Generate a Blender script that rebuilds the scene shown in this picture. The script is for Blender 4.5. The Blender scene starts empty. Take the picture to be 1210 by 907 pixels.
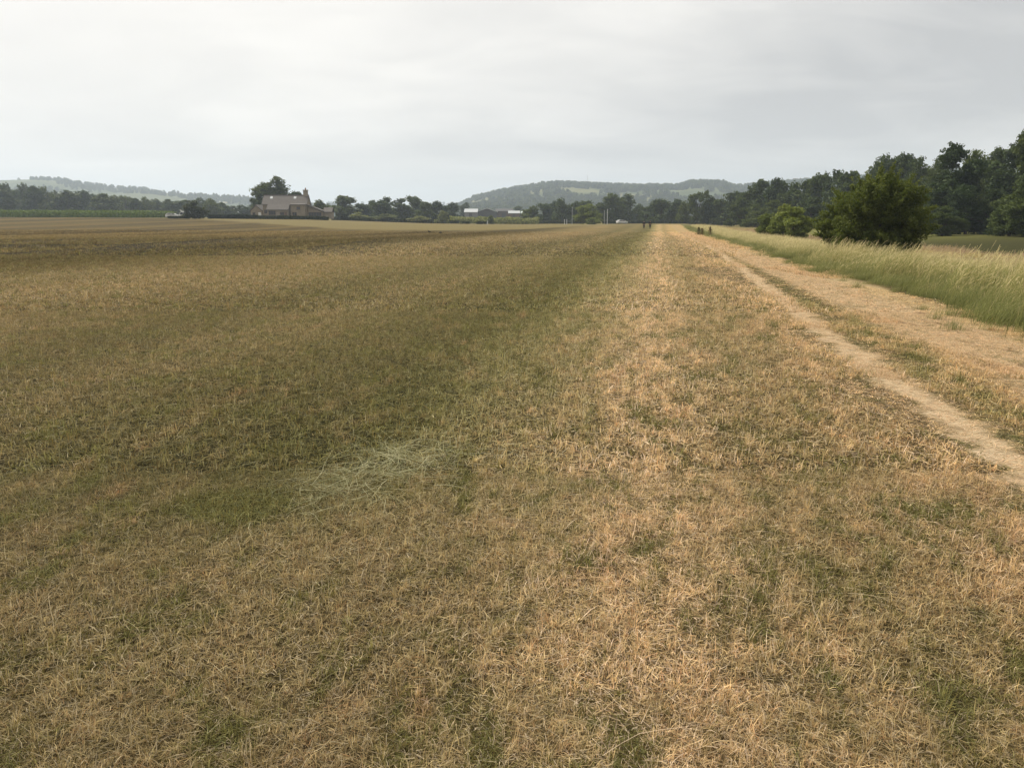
import bpy, math, random
import numpy as np
from mathutils import Vector, Matrix

S = bpy.context.scene
COL = S.collection
R = math.radians
RNG = np.random.default_rng(7)
random.seed(7)

# ------------------------------------------------------------------ camera
CAM_H, FPX, W0, H0, HORIZON = 1.6, 950.0, 1210.0, 907.0, 263.0
PITCH = math.atan((H0 / 2 - HORIZON) / FPX)
cs, sn = math.cos(PITCH), math.sin(PITCH)
cam_d = bpy.data.cameras.new('camera')
cam = bpy.data.objects.new('camera', cam_d)
COL.objects.link(cam)
cam.location = (0, 0, CAM_H)
cam.rotation_euler = (math.pi / 2 - PITCH, 0, 0)
cam_d.sensor_width = 36
cam_d.lens = 36 * FPX / W0
cam_d.clip_start = 0.05
cam_d.clip_end = 20000
S.camera = cam


def at(u, v, d):
    """world point seen at photo pixel (u, v) at forward distance d"""
    xs, y = (u - W0 / 2) / FPX, (v - H0 / 2) / FPX
    k = d / (cs - y * sn)
    return Vector((xs * k, d, CAM_H + (-sn - y * cs) * k))


def sstep(a, b, x):
    t = np.clip((np.asarray(x, float) - a) / (b - a), 0, 1)
    return t * t * (3 - 2 * t)


def ground(x, y):
    x = np.asarray(x, float); y = np.asarray(y, float)
    w = x / np.maximum(y, 40.0)
    A = np.interp(w, [-.64, -.42, -.25, -.1, 0, .1, .2, .4], [3.3, 3.1, 2.7, 1.3, .95, 1.0, 1.2, .8])
    B = np.interp(w, [-.5, -.2, -.06, .06, .2, .4], [1.5, 2.2, 4.0, 2.2, 1.2, 1.2])
    z = A * sstep(110, 270, y) + B * sstep(290, 520, y)
    # low swell of the pasture to the left
    z = z + .30 * np.exp(-((x + 38) / 24) ** 2 - ((y - 62) / 26) ** 2)
    z = z + .25 * np.exp(-((x + 70) / 30) ** 2 - ((y - 130) / 30) ** 2)
    # shallow dip behind the bank
    t = x - .18 * y
    z = z - .45 * sstep(9, 15, t) * (1 - sstep(26, 40, t)) * sstep(3, 12, y)
    return z


def gz(x, y):
    return float(ground(x, y))


def gp(u, d):
    p = at(u, HORIZON, d)
    return Vector((p.x, d, gz(p.x, d)))


# ------------------------------------------------------------------ node helper
class NT:
    def __init__(self, tree):
        self.t = tree
        tree.nodes.clear()

    def n(self, typ, **kw):
        nd = self.t.nodes.new(typ)
        for k, v in kw.items():
            setattr(nd, k, v)
        return nd

    def link(self, a, b):
        self.t.links.new(a, b)

    def put(self, sock, v):
        if isinstance(v, bpy.types.NodeSocket):
            self.link(v, sock)
        else:
            if isinstance(v, tuple) and sock.type == 'RGBA' and len(v) == 3:
                v = (*v, 1)
            sock.default_value = v

    def m(self, op, a, b=0.0, c=0.0, clamp=False):
        nd = self.n('ShaderNodeMath', operation=op, use_clamp=clamp)
        self.put(nd.inputs[0], a); self.put(nd.inputs[1], b); self.put(nd.inputs[2], c)
        return nd.outputs[0]

    def mix(self, f, a, b, mode='MIX'):
        nd = self.n('ShaderNodeMix', data_type='RGBA', blend_type=mode)
        self.put(nd.inputs['Factor'], f)
        self.put(nd.inputs[6], a); self.put(nd.inputs[7], b)
        return nd.outputs[2]

    def noise(self, vec, scale, detail=4.0, rough=.55, dist=0.0):
        nd = self.n('ShaderNodeTexNoise')
        if vec is not None:
            self.link(vec, nd.inputs['Vector'])
        nd.inputs['Scale'].default_value = scale
        nd.inputs['Detail'].default_value = detail
        nd.inputs['Roughness'].default_value = rough
        nd.inputs['Distortion'].default_value = dist
        return nd.outputs['Fac']

    def vscale(self, vec, s):
        nd = self.n('ShaderNodeVectorMath', operation='MULTIPLY')
        self.link(vec, nd.inputs[0]); nd.inputs[1].default_value = s
        return nd.outputs[0]

    def step(self, x, a, b):
        nd = self.n('ShaderNodeMapRange', interpolation_type='SMOOTHSTEP')
        self.put(nd.inputs['Value'], x)
        nd.inputs['From Min'].default_value = a; nd.inputs['From Max'].default_value = b
        return nd.outputs['Result']

    def ramp(self, f, stops, interp='LINEAR'):
        nd = self.n('ShaderNodeValToRGB')
        cr = nd.color_ramp
        cr.interpolation = interp
        while len(cr.elements) > 1:
            cr.elements.remove(cr.elements[-1])
        for i, (p, c) in enumerate(stops):
            e = cr.elements[0] if i == 0 else cr.elements.new(p)
            e.position = p
            e.color = (*c, 1) if len(c) == 3 else c
        self.put(nd.inputs[0], f)
        return nd.outputs[0]

    def attr(self, name):
        nd = self.n('ShaderNodeAttribute', attribute_name=name)
        return nd.outputs['Fac']


def material(name):
    mt = bpy.data.materials.new(name)
    mt.use_nodes = True
    return mt, NT(mt.node_tree)


def surface(nt, col, rough=.8, spec=.2, bump=None, transl=0.0, tcol=None, metal=0.0):
    p = nt.n('ShaderNodeBsdfPrincipled')
    nt.put(p.inputs['Base Color'], col)
    nt.put(p.inputs['Roughness'], rough)
    p.inputs['Specular IOR Level'].default_value = spec
    p.inputs['Metallic'].default_value = metal
    if bump:
        b = nt.n('ShaderNodeBump')
        b.inputs['Strength'].default_value = bump[1]
        b.inputs['Distance'].default_value = bump[2]
        nt.link(bump[0], b.inputs['Height'])
        nt.link(b.outputs[0], p.inputs['Normal'])
    out = nt.n('ShaderNodeOutputMaterial')
    if transl:
        tr = nt.n('ShaderNodeBsdfTranslucent')
        nt.put(tr.inputs['Color'], tcol if tcol is not None else col)
        mx = nt.n('ShaderNodeMixShader')
        mx.inputs[0].default_value = transl
        nt.link(p.outputs[0], mx.inputs[1]); nt.link(tr.outputs[0], mx.inputs[2])
        nt.link(mx.outputs[0], out.inputs['Surface'])
    else:
        nt.link(p.outputs[0], out.inputs['Surface'])


def simple(name, col, rough=.7, spec=.3, var=.25, scale=3.0, metal=0.0):
    mt, nt = material(name)
    g = nt.n('ShaderNodeTexCoord').outputs['Object']
    f = nt.noise(g, scale, 5)
    c = nt.mix(f, tuple(x * (1 - var) for x in col), tuple(min(1, x * (1 + var)) for x in col))
    surface(nt, c, rough, spec, metal=metal)
    return mt


# ------------------------------------------------------------------ field colour, shared by soil and blades
STRAW = (.44, .315, .155)


def palette(nt):
    pos = nt.n('ShaderNodeNewGeometry').outputs['Position']
    flat = nt.vscale(pos, (1, 1, 0))
    sep = nt.n('ShaderNodeSeparateXYZ'); nt.link(flat, sep.inputs[0])
    x, y = sep.outputs[0], sep.outputs[1]
    t0 = nt.m('SUBTRACT', x, nt.m('MULTIPLY', y, .18))
    along = nt.n('ShaderNodeVectorRotate', rotation_type='Z_AXIS')
    nt.link(flat, along.inputs['Vector']); along.inputs['Angle'].default_value = math.atan(.18)
    stretched = nt.vscale(along.outputs[0], (1, .45, 1))
    n_mid = nt.noise(stretched, .55, 4, .6)
    n_small = nt.noise(flat, 2.3, 5, .6)
    n_tiny = nt.noise(flat, 7.0, 4, .65)
    n_big = nt.noise(stretched, .13, 3, .55)
    wob = nt.m('ADD', nt.m('MULTIPLY', nt.m('SUBTRACT', n_mid, .5), 1.9),
               nt.m('ADD', nt.m('MULTIPLY', nt.m('SUBTRACT', n_small, .5), 2.0), nt.m('MULTIPLY', nt.m('SUBTRACT', n_tiny, .5), 1.4)))
    t = nt.m('ADD', t0, wob)
    far_w = nt.m('MULTIPLY', nt.m('SUBTRACT', n_big, .5), nt.step(y, 15, 60))
    t = nt.m('ADD', t, nt.m('MULTIPLY', far_w, 3.0))
    lo, hi = -48.0, 4.0
    T = lambda v: (v - lo) / (hi - lo)
    f = nt.m('DIVIDE', nt.m('SUBTRACT', t, lo), hi - lo, clamp=True)
    stops = [(-48, (.075, .06, .022)), (-43, (.125, .10, .041)), (-38, (.05, .04, .014)), (-32, (.11, .088, .036)),
             (-27, (.048, .039, .013)), (-22, (.085, .07, .026)), (-18.5, (.19, .155, .075)), (-14, (.245, .192, .096)), (-10, (.20, .163, .08)),
             (-7.5, (.135, .122, .055)), (-5.8, (.205, .17, .083)), (-4.4, (.15, .133, .058)), (-3.1, (.125, .115, .048)), (-2.4, (.115, .112, .042)),
             (-1.7, (.205, .19, .083)), (-1.0, (.285, .24, .12)), (-.5, (.37, .295, .16)), (-.15, (.48, .37, .215)),
             (.2, (.43, .33, .185)), (.6, (.32, .255, .135)), (1.1, (.285, .23, .115)), (1.7, (.375, .28, .15)),
             (2.3, (.45, .335, .18)), (3.4, (.40, .30, .15))]
    c = nt.ramp(f, [(T(a), b) for a, b in stops])
    # mower passes of the far side of the pasture
    mv = nt.n('ShaderNodeCombineXYZ')
    nt.link(nt.m('MULTIPLY', t, .085), mv.inputs[0]); nt.link(nt.m('MULTIPLY', y, .006), mv.inputs[1])
    mow = nt.step(nt.noise(mv.outputs[0], 1.0, 3, .6), .42, .60)
    mow = nt.mix(mow, (.055, .042, .013), (.15, .115, .042))
    c = nt.mix(nt.step(t, -38, -50), c, mow)
    # patches: bleached and green
    pm = nt.step(nt.noise(stretched, 2.3, 6, .72, .3), .50, .66)
    c = nt.mix(nt.m('MULTIPLY', pm, nt.m('ADD', .38, nt.m('MULTIPLY', nt.step(t0, -3, 0), .2))), c, nt.mix(nt.step(t0, -3.0, -.5), (.33, .25, .125), (.46, .345, .19)))
    off = nt.n('ShaderNodeVectorMath', operation='ADD')
    nt.link(stretched, off.inputs[0]); off.inputs[1].default_value = (31, 17, 5)
    gm = nt.step(nt.noise(off.outputs[0], 2.6, 7, .78, .3), .455, .66)
    near_dry = nt.m('MULTIPLY', nt.step(y, 5.5, 3.0), nt.step(t0, -.4, -1.0))
    c = nt.mix(nt.m('MULTIPLY', near_dry, .75), c, (.27, .215, .115))
    om = nt.step(nt.noise(off.outputs[0], 2.9, 5, .7), .56, .72)
    c = nt.mix(nt.m('MULTIPLY', om, .5), c, (.37, .225, .12))
    # left side greener-darker / browner blotches of the big scale
    bm = nt.m('MULTIPLY', nt.step(n_big, .47, .62), nt.step(t0, -3, -12))
    c = nt.mix(nt.m('MULTIPLY', bm, .35), c, (.115, .09, .034))
    # a damp dark-green spot in the foreground
    dx = nt.m('MULTIPLY', nt.m('ADD', x, 1.55), 1.7); dy = nt.m('MULTIPLY', nt.m('SUBTRACT', y, 4.4), 2.4)
    dd = nt.m('ADD', nt.m('ADD', nt.m('MULTIPLY', dx, dx), nt.m('MULTIPLY', dy, dy)), nt.m('MULTIPLY', nt.m('SUBTRACT', n_small, .5), 1.6))
    gm = nt.m('MAXIMUM', gm, nt.m('MULTIPLY', nt.step(dd, .8, .1), 1.0))
    # wheel track: bare pale ruts with a green strip between them
    tr = nt.m('ADD', t0, nt.m('ADD', nt.m('MULTIPLY', nt.m('SUBTRACT', n_small, .5), .75), nt.m('MULTIPLY', nt.m('SUBTRACT', n_mid, .5), .6)))
    drift = nt.m('MULTIPLY', nt.m('MINIMUM', y, 45), .022)
    trd = nt.m('SUBTRACT', tr, drift)
    green = nt.m('MULTIPLY', nt.m('MULTIPLY', nt.step(trd, 2.42, 2.6), nt.step(trd, 3.3, 2.9)), nt.step(nt.noise(flat, 1.3, 5, .7), .44, .60))
    c = nt.mix(nt.m('MULTIPLY', green, .8), c, (.17, .165, .058))
    pale = nt.m('MULTIPLY', nt.step(tr, 3.3, 3.8), nt.step(tr, 5.9, 5.3))
    c = nt.mix(nt.m('MULTIPLY', pale, nt.m('ADD', .62, nt.m('MULTIPLY', n_tiny, .5)), clamp=True), c, (.47, .35, .21))
    gold = nt.m('MULTIPLY', nt.step(tr, 4.7, 5.2), nt.step(tr, 6.0, 5.6))
    c = nt.mix(nt.m('MULTIPLY', gold, .6), c, (.45, .34, .17))
    rut = nt.m('MULTIPLY', nt.step(trd, 2.0, 2.25), nt.step(trd, 2.6, 2.35))
    c = nt.mix(nt.m('MULTIPLY', rut, nt.m('ADD', .12, nt.m('MULTIPLY', n_small, .8))), c, (.50, .40, .28))
    gm = nt.m('MULTIPLY', nt.m('MULTIPLY', gm, 1.15), nt.step(y, 120, 40))
    gm = nt.m('MULTIPLY', gm, nt.m('SUBTRACT', 1.0, nt.m('MULTIPLY', rut, .9)))
    gm = nt.m('MULTIPLY', gm, nt.m('SUBTRACT', 1.0, nt.m('MULTIPLY', pale, .5)))
    dk = nt.m('MULTIPLY', pale, nt.step(nt.noise(nt.vscale(along.outputs[0], (1.6, .6, 1)), 2.6, 5, .68), .54, .66))
    c = nt.mix(nt.m('MULTIPLY', dk, .7), c, (.22, .15, .08))
    # bank and rough land to the right
    c = nt.mix(nt.step(tr, 5.7, 6.2), c, (.15, .15, .055))
    c = nt.mix(nt.step(tr, 8, 12), c, nt.mix(n_mid, (.33, .26, .12), (.23, .20, .085)))
    c = nt.mix(nt.m('MULTIPLY', nt.step(t, 20, 24), nt.step(y, 210, 170)), c, nt.mix(n_mid, (.15, .17, .05), (.22, .215, .075)))
    # uncut straw-coloured strip at the far end of the pasture
    wq = nt.m('DIVIDE', x, nt.m('MAXIMUM', y, 10.0))
    thr = nt.ramp(nt.m('ADD', wq, .5, clamp=True),
                  [((w + .5), (v / 400,) * 3) for w, v in [(-.5, 258), (-.41, 238), (-.31, 192), (-.21, 150), (-.077, 148), (.02, 165), (.09, 215), (.16, 250), (.22, 232), (.3, 200)]])
    sepc = nt.n('ShaderNodeSeparateColor'); nt.link(thr, sepc.inputs[0])
    dyy = nt.m('SUBTRACT', nt.m('ADD', y, nt.m('MULTIPLY', nt.m('SUBTRACT', n_big, .5), 24)), nt.m('MULTIPLY', sepc.outputs[0], 400))
    c = nt.mix(nt.step(dyy, -8, 8), c, nt.mix(nt.noise(nt.vscale(flat, (.05, .3, 1)), 1.0, 4), (.17, .145, .068), (.25, .215, .11)))
    c = nt.mix(nt.step(y, 292, 330), c, nt.mix(n_big, (.20, .20, .085), (.30, .27, .13)))
    c = nt.mix(nt.m('MULTIPLY', nt.m('SUBTRACT', n_tiny, .47), 3.0, clamp=True), c, nt.mix(1.0, c, (.50, .50, .47), 'MULTIPLY'))
    return c, n_small, n_tiny, flat, nt.m('MULTIPLY', gm, nt.step(t0, 5.6, 5.2)), nt.m('MAXIMUM', rut, nt.m('MULTIPLY', pale, .8))


GREEN = (.10, .098, .034)


m_ground, nt = material('pasture soil')
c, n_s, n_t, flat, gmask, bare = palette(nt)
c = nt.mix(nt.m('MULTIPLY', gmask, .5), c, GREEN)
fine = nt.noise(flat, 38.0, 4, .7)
soil_shade = nt.mix(fine, nt.mix(1.0, c, (.09, .085, .075), "MULTIPLY"), nt.mix(1.0, c, (.33, .31, .28), "MULTIPLY"))  # brown soil, darkened further so the gaps between blades look shaded
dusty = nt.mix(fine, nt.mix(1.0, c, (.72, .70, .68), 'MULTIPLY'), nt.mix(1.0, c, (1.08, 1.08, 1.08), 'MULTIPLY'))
soil_shade = nt.mix(bare, soil_shade, dusty)
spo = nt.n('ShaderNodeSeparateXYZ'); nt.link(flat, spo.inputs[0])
thatch = nt.mix(fine, nt.mix(1.0, c, (.50, .47, .40), 'MULTIPLY'), nt.mix(1.0, c, (.94, .88, .68), 'MULTIPLY'))  # far turf without blades: the shade between them is mixed into this colour
soil_shade = nt.mix(nt.step(spo.outputs[1], 70, 128), soil_shade, thatch)
hgt = nt.m('ADD', nt.m('MULTIPLY', fine, .5), nt.m('ADD', n_t, n_s))
surface(nt, soil_shade, .95, .05, (hgt, .6, .04))


def blade_mat(name, straw=.35, transl=.3):
    mt, nt = material(name)
    c, n_s, n_t, flat, gmask, bare = palette(nt)
    r = nt.attr('rnd')
    gsel = nt.step(nt.m('SUBTRACT', nt.m('MULTIPLY', gmask, .95), nt.attr('rnd2')), -.06, .06)
    c = nt.mix(gsel, c, (.125, .124, .043))
    k = nt.attr('kind')
    hue = nt.ramp(nt.attr('rnd2'), [(0, (.50, .37, .36)), (.25, (.5, .5, .5)), (.7, (.5, .5, .46)), (.85, (.55, .60, .80)), (1, (.62, .66, .9))])
    mul = nt.ramp(r, [(0, (.22, .22, .205)), (.4, (.40, .40, .39)), (.75, (.68, .67, .655)), (1, (.90, .89, .875))])
    mul = nt.mix(1.0, mul, nt.mix(1.0, hue, (2, 2, 2), 'MULTIPLY'), 'MULTIPLY')
    mul = nt.mix(nt.m('MULTIPLY', bare, .8), mul, (.36, .36, .36))
    col = nt.mix(1.0, c, nt.mix(1.0, mul, (3.75, 3.58, 3.52), 'MULTIPLY'), 'MULTIPLY')
    bl = nt.mix(.35, nt.mix(1.0, c, (1.7, 1.7, 1.75), 'MULTIPLY'), nt.mix(nt.attr('rnd2'), (.42, .32, .17), (.70, .59, .38)))
    col = nt.mix(nt.m('MULTIPLY', nt.m('MULTIPLY', k, nt.m('MULTIPLY', r, .6)), nt.m('SUBTRACT', 1.0, nt.m('MULTIPLY', bare, .8))), col, bl)
    surface(nt, col, .7, .04, transl=transl)
    return mt


m_blade = blade_mat('mown blades', transl=.38)


# ------------------------------------------------------------------ mesh helpers
def mesh_np(name, V, F, mats, attrs=None, smooth=False, fmat=None):
    """V (n,3), F (m,k) equal-size faces"""
    me = bpy.data.meshes.new(name)
    V = np.asarray(V, np.float32); F = np.asarray(F, np.int32)
    me.vertices.add(len(V)); me.vertices.foreach_set('co', V.ravel())
    k = F.shape[1]
    me.loops.add(F.size); me.loops.foreach_set('vertex_index', F.ravel())
    me.polygons.add(len(F))
    me.polygons.foreach_set('loop_start', np.arange(0, F.size, k, dtype=np.int32))
    if fmat is not None:
        me.polygons.foreach_set('material_index', np.asarray(fmat, np.int32))
    if smooth:
        me.polygons.foreach_set('use_smooth', np.ones(len(F), bool))
    for m in mats:
        me.materials.append(m)
    for an, av in (attrs or {}).items():
        a = me.attributes.new(an, 'FLOAT', 'POINT')
        a.data.foreach_set('value', np.asarray(av, np.float32))
    me.update(); me.validate()
    return me


def link(name, me, parent=None):
    o = bpy.data.objects.new(name, me)
    COL.objects.link(o)
    if parent:
        o.parent = parent
    return o


def tag(o, label=None, cat=None, group=None, kind=None):
    if label: o['label'] = label
    if cat: o['category'] = cat
    if group: o['group'] = group
    if kind: o['kind'] = kind
    return o


def empty(name, loc, rz=0.0, **kw):
    o = link(name, None)
    o.empty_display_size = .3
    o.location = loc; o.rotation_euler = (0, 0, rz)
    return tag(o, **kw)


def ribbons(base, az, L, el0, curl, width, segs, rng, twist=.6):
    n = len(base)
    P = [base.copy()]
    el = el0.copy()
    cur = base.copy()
    azc = az.copy()
    for j in range(segs):
        st = (L / segs)[:, None]
        cur = cur + st * np.stack([np.cos(azc) * np.cos(el), np.sin(azc) * np.cos(el), np.sin(el)], 1)
        P.append(cur.copy())
        el = el - curl / segs
        azc = azc + rng.normal(0, .18, n)
    sa = az + np.pi / 2
    tw = rng.normal(0, twist, n)
    side = np.stack([np.cos(sa) * np.cos(tw), np.sin(sa) * np.cos(tw), np.sin(tw)], 1)
    V = np.zeros((n, segs + 1, 2, 3))
    for j in range(segs + 1):
        q = j / segs
        wd = (width * (1 - .85 * q ** 1.5))[:, None] / 2
        V[:, j, 0] = P[j] - side * wd
        V[:, j, 1] = P[j] + side * wd
    idx = np.arange(n * (segs + 1) * 2).reshape(n, segs + 1, 2)
    F = np.stack([idx[:, :-1, 0], idx[:, :-1, 1], idx[:, 1:, 1], idx[:, 1:, 0]], -1).reshape(-1, 4)
    return V.reshape(-1, 3), F, (segs + 1) * 2


def relief(x, y, size, seed):
    """uneven sward height, periodic over the tile"""
    r2 = np.random.default_rng(seed)
    h = np.zeros(len(x))
    for k in range(14):
        fx, fy = r2.integers(-9, 10, 2)
        h += np.sin(2 * np.pi * (fx * x + fy * y) / max(size, 1.0) * (1 + k % 3) + r2.uniform(0, 6.28))
    return h / 2.65


def turf_patch(size, n, hmin, hmax, wid, straw_frac, Lstraw, rng, segs=3, thatch=.35):
    ns = int(n * straw_frac); nb = n - ns
    sd0 = int(rng.integers(0, 1 << 30))
    cl = rng.uniform(-size / 2, size / 2, (max(4, int(nb / 16)), 2))
    ch = rng.uniform(.55, 1.35, len(cl)); ca = rng.uniform(0, 6.28, len(cl))
    ci = rng.integers(0, len(cl), nb)
    off = rng.normal(0, 1, (nb, 2)) * size / math.sqrt(len(cl)) * .26
    b = cl[ci] + off
    fr = rng.random(nb) < .28
    b[fr] = rng.uniform(-size / 2, size / 2, (fr.sum(), 2))
    rel = relief(b[:, 0], b[:, 1], size, sd0)
    base = np.c_[b, np.full(nb, -.004)]
    L = rng.uniform(hmin, hmax, nb) * rng.choice([.6, 1, 1.3], nb) * ch[ci] * np.clip(1 + .40 * rel, .35, 1.9)
    az = np.where(rng.random(nb) < .6, np.arctan2(off[:, 1], off[:, 0]) + rng.normal(0, .5, nb), rng.uniform(0, 6.28, nb))
    V1, F1, k1 = ribbons(base, az, L, rng.normal(1.2, .25, nb), rng.normal(.75, .7, nb), wid * rng.uniform(.6, 1.4, nb), segs, rng)
    bs = rng.uniform(-size / 2, size / 2, (ns, 2))
    rel2 = relief(bs[:, 0], bs[:, 1], size, sd0)
    base2 = np.c_[bs, np.clip(hmax * (.5 + .3 * rel2) + rng.normal(0, hmax * .15, ns), .002, None)]
    L2 = rng.uniform(*Lstraw, ns) * rng.choice([.5, .8, 1.2], ns)
    V2, F2, k2 = ribbons(base2, rng.uniform(0, 2 * np.pi, ns), L2, rng.normal(.1, .25, ns), rng.normal(.25, .5, ns), wid * rng.uniform(.4, 1.0, ns), segs, rng)
    nd = int(n * thatch)
    bd = np.c_[rng.uniform(-size / 2, size / 2, (nd, 2)), rng.uniform(.001, .012, nd)]
    V3, F3, k3 = ribbons(bd, rng.uniform(0, 6.28, nd), rng.uniform(.6, 1.6, nd) * hmax * .8, rng.normal(.05, .15, nd), rng.normal(.1, .3, nd), wid * rng.uniform(.7, 1.5, nd), 2 if segs > 1 else 1, rng)
    V = np.r_[V1, V2, V3]; F = np.r_[F1, F2 + len(V1), F3 + len(V1) + len(V2)]
    V[:, 2] = np.maximum(V[:, 2], -.003)
    cr = rng.random(len(cl))
    rb = np.clip(.5 * cr[ci] + .5 * rng.random(nb), 0, 1)
    rnd = np.r_[np.repeat(rb, k1), np.repeat(rng.random(ns), k2), np.repeat(rng.random(nd) * .45, k3)]
    rnd2 = np.r_[np.repeat(rng.random(nb), k1), np.repeat(rng.random(ns), k2), np.repeat(rng.random(nd), k3)]
    kind = np.r_[np.repeat((rng.random(nb) < .22).astype(float), k1), np.repeat(np.ones(ns), k2), np.zeros(nd * k3)]
    return mesh_np('turf', V, F, [m_blade], dict(rnd=rnd, rnd2=rnd2, kind=kind))


def scatter(name, sets, label, cat):
    """one object whose modifier instances source meshes on its points; sets = [(sources, pts, rz, scale)]"""
    pts, rz, sc, vi, srcs = [], [], [], [], []
    scz = []
    for sources, p, r, s, *z in sets:
        scz.append(z[0] * s if z else s)
        k0 = len(srcs)
        for me in sources:
            srcs.append(bpy.data.objects.new(me.name, me))
        pts.append(p); rz.append(r); sc.append(s)
        vi.append(k0 + RNG.integers(0, len(sources), len(p)))
    P = np.concatenate(pts); rz = np.concatenate(rz); scz = np.concatenate(scz); sc = np.concatenate(sc); vi = np.concatenate(vi)
    me = bpy.data.meshes.new(name)
    me.vertices.add(len(P)); me.vertices.foreach_set('co', P.astype(np.float32).ravel())
    for an, av, ty in (('rz', rz, 'FLOAT'), ('sc', sc, 'FLOAT'), ('scz', scz, 'FLOAT'), ('vi', vi, 'INT')):
        a = me.attributes.new(an, ty, 'POINT')
        a.data.foreach_set('value', np.asarray(av, np.int32 if ty == 'INT' else np.float32))
    o = link(name, me)
    tag(o, label, cat, kind='stuff')
    ng = bpy.data.node_groups.new(name, 'GeometryNodeTree')
    ng.interface.new_socket('Geometry', in_out='INPUT', socket_type='NodeSocketGeometry')
    ng.interface.new_socket('Geometry', in_out='OUTPUT', socket_type='NodeSocketGeometry')
    gi = ng.nodes.new('NodeGroupInput'); go = ng.nodes.new('NodeGroupOutput')
    jn = ng.nodes.new('GeometryNodeJoinGeometry')

    def named(nm, ty):
        a = ng.nodes.new('GeometryNodeInputNamedAttribute'); a.data_type = ty
        a.inputs['Name'].default_value = nm
        return a.outputs['Attribute']
    a_rz, a_sc, a_vi = named('rz', 'FLOAT'), named('sc', 'FLOAT'), named('vi', 'INT')
    cx = ng.nodes.new('ShaderNodeCombineXYZ'); ng.links.new(a_rz, cx.inputs[2])
    cz = ng.nodes.new('ShaderNodeCombineXYZ')
    ng.links.new(a_sc, cz.inputs[0]); ng.links.new(a_sc, cz.inputs[1]); ng.links.new(named('scz', 'FLOAT'), cz.inputs[2])
    for i, so in enumerate(srcs):
        oi = ng.nodes.new('GeometryNodeObjectInfo'); oi.inputs['Object'].default_value = so
        cp = ng.nodes.new('FunctionNodeCompare'); cp.data_type = 'INT'; cp.operation = 'EQUAL'
        ng.links.new(a_vi, cp.inputs[2]); cp.inputs[3].default_value = i
        ip = ng.nodes.new('GeometryNodeInstanceOnPoints')
        ng.links.new(gi.outputs[0], ip.inputs['Points'])
        ng.links.new(cp.outputs[0], ip.inputs['Selection'])
        ng.links.new(oi.outputs['Geometry'], ip.inputs['Instance'])
        ng.links.new(cx.outputs[0], ip.inputs['Rotation'])
        ng.links.new(cz.outputs[0], ip.inputs['Scale'])
        ng.links.new(ip.outputs[0], jn.inputs[0])
    ng.links.new(jn.outputs[0], go.inputs[0])
    md = o.modifiers.new('scatter', 'NODES'); md.node_group = ng
    return o


# ------------------------------------------------------------------ ground sheet
def ground_sheet():
    ys = np.unique(np.r_[np.linspace(-60, 0, 13), np.linspace(0, 60, 61), np.linspace(60, 340, 113), np.linspace(340, 700, 50), np.linspace(700, 5200, 46)])
    xs = np.unique(np.r_[-np.linspace(0, 60, 61), np.linspace(0, 60, 61), np.linspace(60, 400, 86), -np.linspace(60, 400, 86), np.linspace(400, 4600, 43), -np.linspace(400, 4600, 43)])
    X, Y = np.meshgrid(xs, ys)
    Z = ground(X, Y)
    V = np.stack([X, Y, Z], -1).reshape(-1, 3)
    i = np.arange(len(V)).reshape(X.shape)
    F = np.stack([i[:-1, :-1], i[:-1, 1:], i[1:, 1:], i[1:, :-1]], -1).reshape(-1, 4)
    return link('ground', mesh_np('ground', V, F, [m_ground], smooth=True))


tag(ground_sheet(), kind='structure')


def tiles(y0, y1, step, marg, rng):
    """a gap-free grid of square tiles; tiles that lie on the bare ruts are thinned"""
    out = []
    for y in np.arange(y0 + step / 2, y1, step):
        hw = .66 * (y + step) + marg
        xs = (np.arange(-math.ceil(hw / step), math.ceil(hw / step)) + .5) * step
        out.append(np.stack([xs, np.full(len(xs), y)], 1))
    p = np.concatenate(out)
    t = p[:, 0] - .18 * p[:, 1]
    m = t - (step * .5 if step > 4 else 0) < 6.3
    p, t = p[m], t[m]
    sz = np.ones(len(p))
    if step < 4:
        rut = np.abs(t - np.minimum(p[:, 1], 45) * .022 - 2.28) < .12 + step * .3
        pale = (t > 3.7) & (t < 5.4)
        sz[pale] = .26
        sz[rut] = .20
    return np.c_[p, ground(p[:, 0], p[:, 1])], sz


rng = np.random.default_rng(3)
Z_src = [turf_patch(.5, 4800, .014, .046, .0021, .17, (.02, .08), rng, 3, .5) for _ in range(4)]
A_src = [turf_patch(.5, 3100, .016, .050, .0030, .16, (.025, .09), rng, 3, .4) for _ in range(7)]
B_src = [turf_patch(.8, 2300, .020, .058, .0066, .17, (.03, .12), rng, 2, .3) for _ in range(6)]
C_src = [turf_patch(3.0, 8500, .025, .070, .0155, .15, (.05, .18), rng, 2, .2) for _ in range(5)]
D_src = [turf_patch(12.0, 17000, .03, .085, .038, .12, (.12, .35), rng, 1, .1) for _ in range(4)]
long_me = [turf_patch(.9, 16, .05, .09, .0028, .85, (.10, .36), rng, 6, .1) for _ in range(6)]
sets = []
for src, y0, y1, st, mg in ((Z_src, .0, 2.5, .5, 4), (A_src, 2.5, 5.0, .5, 4), (B_src, 5.0, 14.6, .8, 4), (C_src, 14.6, 38.6, 3.0, 5), (D_src, 38.6, 134.6, 12.0, 10), (long_me, .6, 9, .9, .6)):
    p, sz = tiles(y0, y1, st, mg, rng)
    n = len(p)
    sets.append((src, p, rng.integers(0, 4, n) * (math.pi / 2), np.ones(n), sz))
scatter('mown_grass', sets, 'short parched mown grass covering the whole pasture', 'grass')


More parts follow.
